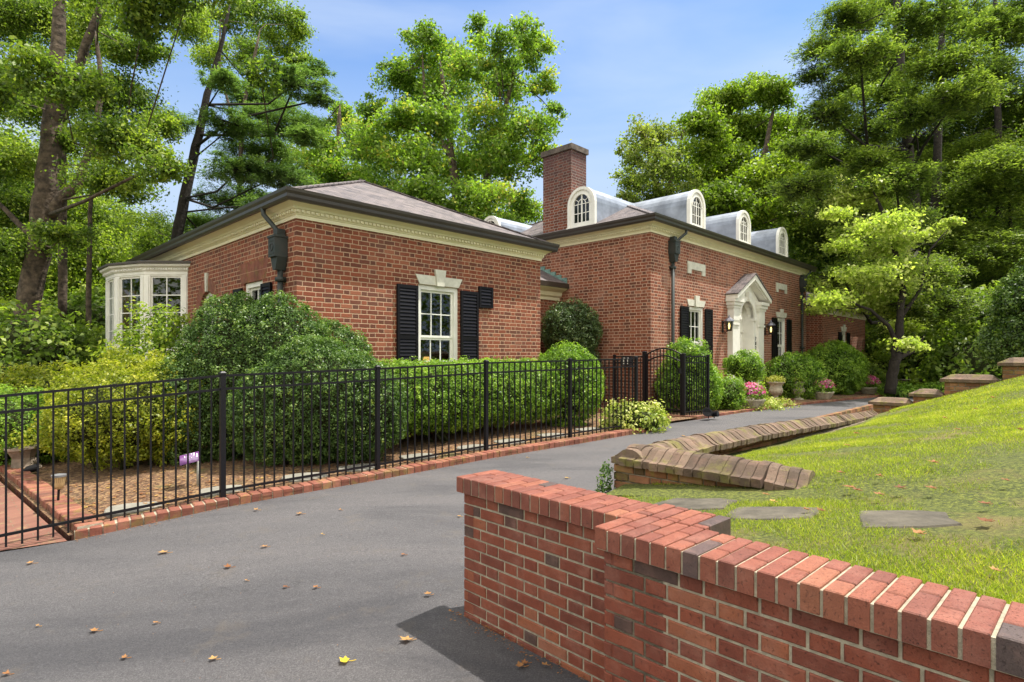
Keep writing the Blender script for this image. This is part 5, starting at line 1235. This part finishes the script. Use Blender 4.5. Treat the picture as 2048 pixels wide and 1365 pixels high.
# solar path light, ground spot lights, small stones and old trough
t = empty('path_light', (-4.98, 6.33, gz(-4.98, 6.33)+.04), 'small ribbed solar path light stuck in the soil near the brick path', 'path light')
mb = MB(); mb.lathe([(.035, .20), (.05, .24), (.062, .32), (.064, .335)], n=20); mb.build('lens', simple('amber plastic', (.55, .40, .20), .4, .05), t, True)
mb = MB()
for k in range(20): a = 2*math.pi*k/20; mb.bar((.036*math.cos(a), .036*math.sin(a), .2), (.065*math.cos(a), .065*math.sin(a), .33), .005)
mb.build('rib', simple('tan plastic', (.4, .28, .14), .5), t)
mb = MB(); mb.lathe([(.07, .335), (.07, .355), (.02, .365)], n=20); mb.build('cap', simple('grey plastic', (.18, .18, .19), .4), t); mb = MB(); mb.tube([(-.012, 0, 0), (0, 0, .2)], .012, 6); mb.build('stake', BK, t)
def spot(x, y, lab, rz, sc=1.0, z=.04):
    t = empty('spot_light', (x, y, gz(x, y)+z), lab, 'spot light', rz=rz)
    mb = MB(); mb.tube([(0, 0, .0), (0, 0, .06*sc)], .012, 6); mb.bar((-.05*sc, 0, .06*sc), (.05*sc, 0, .06*sc), .015); mb.build('bracket', BK, t)
    mb = MB(); mb.tube([(0, .10*sc, .07*sc), (0, .05*sc, .09*sc), (0, -.06*sc, .11*sc), (0, -.09*sc, .12*sc)], [.03*sc, .06*sc, .07*sc, .075*sc], 14); mb.build('housing', BK, t)
    mb = MB(); mb.lathe([(.001, 0), (.062*sc, 0)], n=14, cap=False); o = mb.build('lens', M['darkglass'], t); o.rotation_euler = (R(97), 0, 0); o.location = (0, -.093*sc, .12*sc)
spot(-6.72, 8.05, 'black ground spot light in the soil at the far left', 2.2, .8)
spot(4.28, 12.55, 'black flood light lying on the brick edging at the foot of the gate', -.6, 1.3, .03)
spot(3.98+.45, 12.62, 'second black flood light beside the one at the gate foot', .8, .9, .03)
mb = MB(); mb.lathe([(.15, 0), (.20, .04), (.16, .09), (.135, .22), (.18, .33), (.22, .35), (.22, .38), (.15, .36)], n=9); o = mb.build('stone_trough', simple('weathered stone', (.33, .26, .20), .95, .3, 5, bmp=.02, bscale=14), smooth=False)
o.location = (-7.05, 8.35, -.08); o.rotation_euler = (.08, -.06, .3); setp(o, 'rough weathered stone planter between two shrubs at the far left', 'planter')
SB('grass_tuft', 'yellow green tuft growing in the weathered stone planter', 'plant', (-7.05, 8.35, .30), [(0, 0, .04, .2, .2, .11)], M['lf_lime'], .05, 700, rough=.3, stem=False, core=False)
for (x, y, s, lab) in ((-7.45, 8.75, .10, 'small round grey stone in the soil at the far left'),):
    mb = MB(); mb.lathe([(s*math.sin(a), s*.45*(1-math.cos(a))) for a in np.linspace(.05, math.pi*.95, 7)], n=10); o = mb.build('stone', M['concrete'], smooth=True); o.location = (x, y, gz(x, y)+.03); setp(o, lab, 'stone')
# garden bench, meter box
bn = empty('garden_bench', (14.9, 21.5, .22), 'grey stone garden bench in the shade behind the dogwood', 'bench', rz=.0)
mb = MB(); mb.box(-.7, .7, -.2, .2, .42, .50); mb.build('seat', M['concrete'], bn)
for s in (-.45, .45): mb = MB(); mb.hexa([(s-.08, -.15, 0), (s+.08, -.15, 0), (s+.08, .15, 0), (s-.08, .15, 0), (s-.06, -.13, .419), (s+.06, -.13, .419), (s+.06, .13, .419), (s-.06, .13, .419)]); mb.build('leg', M['concrete'], bn)
mb = MB()
for k in range(14):
    a0 = 2*math.pi*k/14; mb.tube([(.14*math.cos(a0), 0, .19+.17*math.sin(a0)), (.14*math.cos(a0+.46), 0, .19+.17*math.sin(a0+.46))], .035, 6)
o = mb.build('garden_ornament', M['stone'], smooth=True); o.location = (16.3, 20.7, .2); setp(o, 'small pale ring shaped stone ornament on the ground right of the bench', 'ornament')
q = HP(MX-.02, MY+.62, 1.36)
mbx = empty('utility_meter', q, 'dark utility box with two pale strips on the main house wall behind the fence', 'meter box', rz=ANG)
mb = MB(); mb.box(-.09, 0, -.13, .13, 0, .22); mb.build('box', simple('dark grey box', (.03, .03, .04), .4), mbx); mb = MB(); mb.box(-.095, -.091, -.09, -.03, .03, .19); mb.box(-.095, -.091, .03, .09, .03, .19); mb.build('label_strip', M['white'], mbx)
# ------------------------------------------------------------------ FALLEN LEAVES (each its own thing)
rl = random.Random(77)
def fallen(u, v, s, tint, label, group, zf=None):
    # find the ground point under this part of the place
    Y = 4.0
    for _ in range(40):
        x = (u-CX)/F*Y
        if zf: d = Vector((x, Y))-LO; z = lawnz(d.dot(B2), d.dot(A2))+.02
        else: z = gz(x, Y)
        Y = .5*Y+.5*F*(EYE-z)/(v-HZ)
    x = (u-CX)/F*Y; mb = MB(); deadleaf(mb, (0, 0, .006), s, rl.uniform(0, 6.28), tint, rl, rl.uniform(.5, 1.3))
    mb.tube([(0, 0, .012), (s*.5, s*.12, .004), (s*.8, s*.3, .004)], .0022, 4, tint=tint)
    o = mb.build('fallen_leaf', M['dry'], tint=True); o.location = (x, Y, z+.002); setp(o, label, 'leaf', group)
gA = 'dry leaves scattered on the driveway'
DR = [(60, 1129, .07, .6, 'tan dry leaf at the left edge of the driveway below the paved path'), (326, 1108, .09, .7, 'curled golden leaf on the driveway, nearest the edging corner'), (528, 1096, .06, .55, None), (455, 1137, .07, .3, None), (492, 1164, .03, .6, None), (598, 1030, .08, .6, 'rolled leaf on the driveway close below the edging'), (512, 1022, .06, .65, None), (680, 1022, .04, .6, None), (570, 1177, .04, .2, None), (631, 1178, .045, .4, None), (806, 1112, .045, .3, None), (855, 1192, .055, .55, None), (311, 1249, .035, .5, None), (188, 1265, .06, .5, None), (248, 1319, .045, .45, None), (426, 1322, .05, .75, None), (689, 1326, .075, 1.0, 'bright yellow heart shaped leaf near the bottom of the driveway'), (812, 1284, .075, .7, 'large cream leaf on the driveway beside the new brick wall'), (644, 1071, .03, .8, None), (1040, 1337, .06, .45, None), (1049, 1330, .05, .35, None), (1090, 1334, .04, .5, None), (900, 1226, .03, .5, None), (12, 1352, .045, .4, None), (1098, 885, .06, .75, None), (1133, 958, .07, .8, None), (1366, 874, .09, .7, None), (918, 1035, .05, .7, None), (75, 1255, .03, .7, None), (1054, 917, .05, .8, None)]
for u, v, s, t_, lb2 in DR: fallen(u, v, s*.95, t_, lb2 or 'small curled tan leaf lying on the open grey driveway', gA)
gL = 'dead leaves lying on the lawn'
LV = [(1698, 978, .085, .35), (1714, 984, .07, .2), (1757, 992, .07, .4), (1680, 948, .07, .3), (1866, 928, .08, .4), (1800, 980, .08, .1), (1862, 980, .07, .3), (1970, 1047, .10, .15), (2010, 964, .06, .25), (1640, 1025, .06, .2), (1612, 1023, .05, .4), (1545, 1006, .06, .8), (1712, 869, .09, .35), (1693, 893, .07, .35), (1971, 1012, .08, .2), (1836, 1072, .08, .5), (1988, 1146, .05, .6), (1914, 861, .07, .4), (1758, 955, .06, .4), (1530, 992, .06, .45), (2040, 862, .08, .1), (1890, 838, .08, .3), (1820, 835, .06, .4), (1950, 820, .1, .3), (1985, 797, .1, .35), (1778, 825, .05, .2)]
for i, (u, v, s, t_) in enumerate(LV):
    lb2 = {7: 'large rust coloured leaf on the lawn, upper right of the rightmost flagstone', 0: 'orange brown leaf in the small pile in the middle of the lawn', 11: 'pale cream leaf on the grass beside the old wall end', 15: 'tan leaf resting on the rightmost flagstone edge'}.get(i, 'brown curled dead leaf lying in the lawn grass')
    fallen(u, v, s*.85, t_, lb2, gL, True)
# ------------------------------------------------------------------ TREES
def TP(l, Y, s=1.0): return [(P(u, v, Y), r*Y/F) for u, v, r in l]
def BL(l, Y, jit=.25, dep=1.0, sd=1):
    r_ = random.Random(sd); o = []
    for b in l:
        u, v, ru, rv = b[:4]; YY = Y*(1+r_.uniform(-jit, jit)*.35); k = YY/F; o.append((P(u, v, YY), ru*k, ru*k*dep, rv*k))
    return o
tree('oak_tree', 'massive left foreground tree with forked grey trunk and spreading leafy limbs', (P(45, 712, 16).x, 16, -.1),
     [TP([(38, 835, 30), (46, 700, 24), (58, 600, 21), (82, 480, 21), (92, 380, 21), (100, 290, 18), (108, 200, 16), (118, 60, 12), (130, -120, 8)], 16), TP([(98, 430, 14), (125, 392, 10), (165, 365, 9), (205, 350, 7), (245, 330, 4)], 16), TP([(125, 640, 8), (126, 480, 8), (124, 330, 7), (130, 200, 5)], 18), TP([(176, 720, 5), (178, 560, 5), (180, 430, 4), (190, 300, 3)], 20), TP([(150, 372, 8), (182, 300, 7), (205, 180, 5), (190, 60, 3)], 16), TP([(102, 260, 11), (150, 150, 9), (195, 30, 7), (240, -90, 5)], 16), TP([(80, 490, 7), (30, 440, 5), (-30, 380, 3)], 16)],
     BL([(50, 50, 90, 50), (170, 60, 80, 50), (290, 25, 80, 35), (120, 150, 90, 45), (215, 200, 85, 50), (270, 110, 60, 40), (50, 210, 70, 40), (260, 280, 90, 38), (330, 255, 45, 28), (160, 290, 50, 28), (20, 330, 70, 40), (315, 330, 60, 28), (230, 370, 80, 26), (-40, 150, 80, 70), (20, 420, 70, 32), (-60, 330, 80, 60), (380, 40, 50, 35), (60, 500, 60, 24), (130, 470, 50, 20), (180, -90, 200, 60), (400, -80, 140, 50)], 15.5, 1.0, .9, 2),
     M['lf_broad'], M['bark'], .088, 62000, seed=4, subr=.33, kf=1.25, flat=.75)
tree('oak_tree', 'high leafy branch tree overhanging above the leaning pine at upper left', (-14.5, 24, 0),
     [TP([(470, 760, 6), (475, 500, 5), (480, 330, 4), (490, 200, 3.5), (520, 60, 2.5)], 24), TP([(485, 300, 3), (440, 150, 2), (440, 40, 1.5)], 24)],
     BL([(450, 20, 60, 35), (530, 30, 65, 38), (575, 90, 50, 38), (490, 100, 60, 35), (590, 50, 35, 30), (420, 110, 45, 28), (520, 150, 50, 24), (600, 120, 25, 22), (300, 460, 70, 30), (240, 540, 80, 36)], 24, 1.0, .9, 5),
     M['lf_broad'], M['bark'], .12, 20000, seed=6, subr=.28, kf=.8, flat=.7)
tree('pine_tree', 'leaning pine with bare dark trunk rising behind the wing roof', (P(340, 712, 21).x, 21, 0),
     [TP([(338, 800, 12), (352, 480, 10.5), (375, 370, 9.5), (398, 270, 8), (415, 190, 6.5), (440, 100, 4), (460, 10, 2.5)], 21)],
     BL([(470, 250, 70, 25), (530, 300, 80, 30), (480, 340, 80, 30), (560, 240, 80, 25), (590, 170, 70, 25), (620, 145, 50, 16), (520, 200, 70, 25), (560, 350, 70, 25), (470, 400, 70, 25), (540, 410, 60, 20), (330, 240, 60, 20), (610, 270, 40, 20), (450, 160, 50, 20), (420, 450, 60, 25), (640, 200, 30, 14)], 21, .6, .8, 8),
     M['lf_pine'], M['bark_d'], .16, 44000, style='needle', seed=9, asp=.18, subr=.30, nsub=22)
tree('tulip_tree', 'tall airy many stemmed tree in the centre behind the wing roof', (P(935, 712, 30).x, 30, 0),
     [TP([(935, 780, 14), (928, 480, 12), (905, 330, 8), (893, 220, 5), (880, 120, 3)], 30), TP([(930, 480, 9), (985, 330, 7), (1012, 210, 5), (1040, 100, 3)], 30), TP([(928, 520, 6), (860, 350, 5), (820, 230, 3)], 30), TP([(985, 340, 5), (1060, 310, 3), (1090, 250, 2)], 30), TP([(905, 330, 5), (850, 200, 3), (845, 110, 2)], 30), TP([(1005, 240, 4), (990, 120, 2.5), (985, 70, 1.5)], 30)],
     BL([(850, 75, 40, 28), (880, 120, 60, 40), (960, 60, 28, 30), (1045, 60, 35, 35), (1000, 100, 45, 40), (1065, 110, 40, 40), (930, 130, 45, 40), (830, 170, 50, 40), (790, 150, 40, 30), (900, 190, 60, 45), (1010, 170, 55, 45), (1080, 170, 30, 35), (860, 250, 70, 45), (970, 250, 70, 50), (1060, 250, 50, 40), (1105, 225, 25, 25), (800, 240, 45, 40), (760, 300, 60, 50), (830, 330, 70, 50), (920, 330, 80, 45), (1010, 330, 60, 45), (1070, 320, 40, 35), (740, 380, 70, 45), (850, 400, 90, 40), (950, 400, 80, 40), (1040, 420, 50, 40), (1000, 470, 70, 40), (900, 460, 90, 40)], 30, .5, .8, 12),
     M['lf_tulip'], M['bark'], .17, 42000, seed=14, subr=.34, kf=.95)
tree('tulip_tree', 'slender airy tree behind the wing roof, left of the central one', (P(690, 712, 36).x, 36, 0),
     [TP([(690, 760, 8), (688, 420, 7), (675, 300, 5), (680, 210, 3)], 36), TP([(688, 420, 5), (720, 300, 3), (735, 230, 2)], 36)],
     BL([(680, 240, 35, 30), (650, 290, 50, 40), (720, 280, 45, 45), (740, 220, 25, 35), (610, 330, 50, 45), (680, 350, 60, 40), (730, 370, 60, 40), (640, 400, 60, 35), (600, 260, 25, 30)], 36, .5, .8, 15),
     M['lf_tulip'], M['bark'], .19, 15000, seed=17, subr=.34, kf=.9)
tree('tulip_tree', 'pale sparse tree right of the chimney', (P(1320, 712, 36).x, 36, 0),
     [TP([(1330, 760, 9), (1325, 420, 7), (1300, 320, 4), (1285, 260, 2.5)], 36), TP([(1325, 420, 5), (1360, 300, 3), (1370, 240, 2)], 36)],
     BL([(1285, 265, 35, 28), (1330, 275, 45, 30), (1265, 310, 35, 30), (1310, 330, 50, 35), (1350, 330, 40, 35), (1260, 360, 30, 30), (1300, 390, 50, 35), (1370, 400, 50, 40), (1250, 400, 25, 25), (1340, 440, 60, 30)], 36, .5, .8, 18),
     leafm('pale tree leaves', [(0, (.08, .11, .03)), (.5, (.16, .20, .045)), (1, (.27, .27, .08))], .45), M['bark'], .18, 11000, seed=19, subr=.34, kf=.8)
tree('maple_tree', 'full bright green tree behind the dormers', (P(1480, 712, 38).x, 38, 0),
     [TP([(1480, 760, 11), (1478, 460, 9), (1450, 320, 6), (1440, 240, 4)], 38), TP([(1478, 460, 7), (1530, 300, 5), (1550, 210, 3)], 38)],
     BL([(1400, 245, 40, 30), (1440, 200, 45, 28), (1500, 185, 45, 28), (1550, 190, 45, 30), (1410, 290, 50, 35), (1470, 260, 55, 40), (1540, 260, 60, 45), (1400, 350, 50, 40), (1470, 340, 60, 45), (1540, 350, 60, 45), (1440, 410, 60, 40), (1520, 430, 70, 40), (1600, 300, 50, 60), (1600, 420, 50, 50)], 38, .5, .8, 21),
     leafm('maple leaves', [(0, (.06, .10, .012)), (.5, (.14, .20, .022)), (1, (.26, .31, .04))], .45), M['bark'], .20, 24000, seed=22, subr=.33, kf=1.5)
hemB = [(1690, 40, 70, 30), (1760, 20, 80, 35), (1840, 40, 80, 40), (1930, 50, 90, 40), (2010, 60, 80, 45), (1650, 90, 60, 24), (1720, 110, 80, 30), (1800, 110, 80, 35), (1890, 130, 90, 35), (1980, 150, 90, 40), (1630, 150, 45, 16), (1700, 180, 80, 30), (1780, 190, 90, 35), (1870, 220, 90, 35), (1970, 240, 90, 40), (1660, 230, 70, 26), (1740, 260, 90, 32), (1830, 290, 90, 35), (1930, 320, 100, 40), (2020, 330, 80, 40), (1620, 290, 60, 24), (1690, 320, 90, 30), (1790, 360, 90, 35), (1890, 400, 100, 35), (1990, 420, 90, 40), (1610, 370, 70, 28), (1690, 400, 90, 30), (1790, 440, 80, 30), (1900, 480, 90, 35), (2010, 500, 80, 40), (1640, 460, 70, 28), (1720, 490, 80, 30), (1840, 540, 90, 35), (1960, 570, 90, 35), (1680, 550, 60, 24), (1880, 610, 90, 35), (2000, 640, 80, 30), (2040, 20, 70, 45), (2040, 200, 70, 45), (2035, 260, 60, 35), (1880, 330, 80, 35), (1830, 230, 80, 35), (1960, 500, 80, 35), (1760, 150, 80, 30), (1920, 190, 80, 35), (1980, 380, 80, 35), (1740, 330, 80, 30)]
tree('hemlock_tree', 'huge dark hemlock with two tall trunks at the upper right', (P(1850, 712, 27).x, 27, 0),
     [TP([(1852, 790, 17), (1852, 640, 15), (1835, 450, 12), (1810, 250, 9), (1795, 60, 7), (1790, -120, 5)], 27), TP([(1852, 640, 10), (1870, 400, 8), (1880, 200, 7), (1885, 0, 5), (1888, -120, 4)], 27), TP([(2010, 800, 8), (2005, 500, 7), (1995, 250, 6), (1990, -50, 4)], 29)],
     BL(hemB, 26, .9, .75, 24), M['lf_hem'], M['bark_d'], .17, 64000, style='needle', seed=25, asp=.28, subr=.36, nsub=35, kf=3.0)
tree('dogwood_tree', 'pale yellow green dogwood with layered branches right of the house', (P(1782, 785, 19).x, 19, .2),
     [TP([(1780, 788, 11), (1786, 740, 10), (1797, 690, 9), (1800, 640, 7), (1806, 570, 6), (1790, 500, 5), (1768, 430, 3.5), (1745, 380, 2)], 19), TP([(1797, 690, 5), (1775, 650, 4), (1740, 620, 3), (1690, 600, 2)], 19), TP([(1800, 640, 4), (1840, 580, 3), (1860, 500, 2), (1895, 460, 1)], 19), TP([(1792, 720, 5), (1830, 700, 3.5), (1850, 670, 2)], 19)],
     BL([(1725, 380, 50, 12), (1690, 402, 45, 10), (1755, 402, 35, 10), (1670, 428, 30, 7), (1780, 448, 60, 11), (1730, 462, 50, 10), (1690, 490, 40, 7), (1810, 478, 40, 9), (1862, 470, 25, 6), (1900, 445, 18, 5), (1770, 500, 50, 10), (1790, 535, 55, 12), (1735, 545, 55, 11), (1700, 572, 55, 10), (1780, 575, 55, 11), (1660, 600, 42, 9), (1720, 606, 60, 10), (1635, 622, 20, 5), (1780, 615, 45, 10), (1825, 600, 25, 9), (1810, 650, 35, 10), (1825, 690, 30, 9)], 19, .35, 1.0, 27),
     M['lf_dog'], M['bark_d'], .12, 11500, seed=28, flat=.55, subr=.48, nsub=9)
# woodland behind: prototypes copied
def forest_proto(label, seed, mat, h=15, n=18000, size=.20, style='broad', asp=.6):
    r_ = random.Random(seed); bl = []
    for i in range(16):
        z = h*(.18+.8*i/15); rr_ = h*.20*(1-.55*(i/15)**2)*r_.uniform(.8, 1.2); a = r_.uniform(0, 6.28); d = rr_*r_.uniform(.3, .9)
        bl.append((Vector((d*math.cos(a), d*math.sin(a)+200, z)), rr_, rr_, rr_*(.6 if style == 'broad' else .35)))
    t = tree('forest_tree', label, (0, 200, 0), [[(Vector((0, 200, -.5)), h*.018), (Vector((.02*h, 200, h*.4)), h*.013), (Vector((-.01*h, 200, h*.95)), h*.003)]], bl, mat, M['bark_d'], size, n, seed=seed, style=style, asp=asp, group='trees of the wood behind the house', subr=.4, flat=.8)
    return t
PR = [forest_proto('x', 31, M['lf_forest']), forest_proto('x', 32, M['lf_forest'], 13), forest_proto('x', 33, M['lf_broad'], 16), forest_proto('x', 34, M['lf_hem'], 17, 14000, .34, 'needle', .22)]
spots = []
# (u, Y, proto, scale)
for u, Y, k, s in [(-60, 22, 2, .72), (60, 30, 0, .85), (160, 24, 1, .62), (230, 33, 0, .72), (300, 28, 1, .58), (390, 36, 0, .66), (480, 31, 1, .50), (560, 40, 0, .72), (640, 44, 1, .95), (740, 46, 0, .95), (120, 40, 3, 1.0), (0, 38, 0, 1.05), (840, 50, 1, 1.0), (960, 50, 0, .98), (1060, 48, 1, .80), (1250, 55, 1, .80), (1330, 55, 0, .85), (1440, 50, 1, 1.0), (1560, 48, 0, 1.05), (1640, 36, 2, .90), (1700, 42, 3, 1.1), (1760, 30, 1, .62), (1800, 45, 2, 1.1), (1900, 36, 3, 1.0), (1960, 42, 2, 1.1), (2040, 32, 3, .95), (2120, 28, 2, .9), (1720, 34, 0, .55), (1920, 30, 1, .50), (2020, 26, 3, .6)]:
    spots.append((u, Y, k, s))
desc = ['thick leafy', 'slim leafy', 'broad crowned', 'dark needled']
cnt = {}
used = set()
def where(u):
    if u < 215: return 'left of the white bay window'
    if u < 600: return 'behind the wing roof at its left'
    if u < 1080: return 'under the central tree'
    if u < 1400: return 'between chimney and front dormers'
    if u < 1620: return 'behind the front dormers'
    if u < 1800: return 'between the house and the hemlock'
    return 'behind the hemlock at the far right'
for i, (u, Y, k, s) in enumerate(spots):
    o = PR[k] if k not in used else copy_tree(PR[k])
    used.add(k)
    o.location = (P(u, HZ, Y).x, Y, -.1); o.scale = (s, s, s); o.rotation_euler = (0, 0, (i*2.39) % 6.28)
    dist = 'nearer' if Y < 35 else 'farther'
    o['label'] = f'{desc[k]} woodland tree {where(u)}, {dist} from the house'
import collections
grp = collections.defaultdict(list)
for o in bpy.data.objects:
    if o.name.startswith('forest_tree') and o.parent is None: grp[o['label']].append(o)
for lab, os_ in grp.items():
    os_.sort(key=lambda o: o.location.x/o.location.y)
    if len(os_) > 1:
        for o, wd in zip(os_, ['leftmost', 'rightmost'] if len(os_) == 2 else ['leftmost', 'middle', 'rightmost', 'far right'][:len(os_)]): o['label'] = wd+' '+lab.replace(' from the house', '')
# understory shrubs in the wood (copies of two)
un = []
shA = shrub('understory_bush', 'u', 'bush', (0, 200, 0), [(0, 0, 1.1, 1.7, 1.4, 1.2), (1.3, .3, .8, 1.2, 1.1, .9), (-1.2, .2, .9, 1.2, 1.1, 1.0), (.2, 0, 2.0, 1.1, 1.0, .9)], M['lf_broad'], .13, 60, group='bushes at the edge of the wood', rough=.3, asp=.6)
shB = shrub('understory_bush', 'v', 'bush', (0, 200, 0), [(0, 0, 1.0, 1.5, 1.3, 1.1), (1.1, .2, 1.4, 1.1, 1.0, 1.0), (-1.1, -.1, .7, 1.2, 1.0, .8)], M['lf_forest'], .15, 50, group='bushes at the edge of the wood', rough=.35, asp=.6)
for i, (u, Y, k, s, lab) in enumerate([(40, 12.5, 0, .92, 'dark green bush at the left edge in front of the big trunk'), (140, 14, 0, .8, 'dark green bush left of the white bay window'), (-40, 14, 1, 1.0, 'bush cut by the left edge of the picture'), (100, 20, 1, 1.3, 'brighter bush farther back between the left trunks'), (190, 22, 0, 1.4, 'tall bush in the wood just left of the bay window'), (20, 24, 0, 1.6, 'big dim bush behind the massive left trunk'), (280, 26, 1, 1.5, 'bush behind the bay window roof'), (1745, 30, 1, 1.2, 'bright bush just right of the right wing of the house'), (1700, 34, 0, 1.6, 'bush behind the right wing of the house'), (1790, 32, 1, 1.3, 'bright bush behind the dogwood trunk'), (1900, 24, 0, 1.3, 'dark bush right of the thick hemlock trunk'), (1960, 22, 0, 1.2, 'dark bush behind the stepped wall'), (2040, 20, 0, 1.3, 'dark bush behind the clipped holly cone'), (1840, 36, 0, 1.8, 'dim bush far behind the hemlock trunk'), (1940, 32, 1, 1.5, 'bright bush far behind the stepped wall'), (2060, 30, 1, 1.7, 'tall bright bush far behind the clipped holly cone'), (1745, 21.5, 0, .38, 'small round bush behind the rightmost pink flowers'), (1790, 24, 1, .6, 'small bush behind the dogwood foot')]):
    o = (shA if k == 0 else shB)
    if i >= 1 and not (i == 2 or False): o = copy_tree(o)
    o.location = (P(u, HZ, Y).x, Y, -.15 if u < 1000 else .1); o.scale = (s, s, s); o.rotation_euler = (0, 0, i*1.3); o['label'] = lab
# far woodland that reads as one mass
Pw, Nw = [], []
rng = np.random.default_rng(50); n = 90000
a = rng.uniform(0, R(360), n); r_ = rng.uniform(56, 66, n); x = r_*np.cos(a); y = r_*np.sin(a)
hmax = np.array([7+3*mnoise.noise(Vector((math.cos(t)*9, math.sin(t)*9, 1)))+2.5*mnoise.noise(Vector((math.cos(t)*30, math.sin(t)*30, 4))) for t in a])
fw = y > 0; left = fw & (x/np.abs(y) < -.68); hmax = np.where(fw & (x/np.abs(y) > .55), hmax+9, hmax); hmax = np.where(~fw, hmax+10, hmax); hmax = np.where(left, hmax+7, hmax)
z = hmax*rng.random(n)**.8
V, Q = leaves(np.stack([x, y, z], 1), rng.normal(size=(n, 3))+np.array([0, -.3, .5]), .62, .6, rng=rng)
o = numesh('far_woodland', V, Q, np.clip(rng.normal(.5, .2, n), 0, 1), M['lf_forest']); setp(o, 'distant belt of green woodland closing the view behind everything', 'woodland', kind='stuff')
print('objects', len(bpy.data.objects), 'faces', sum(len(m.polygons) for m in bpy.data.meshes))
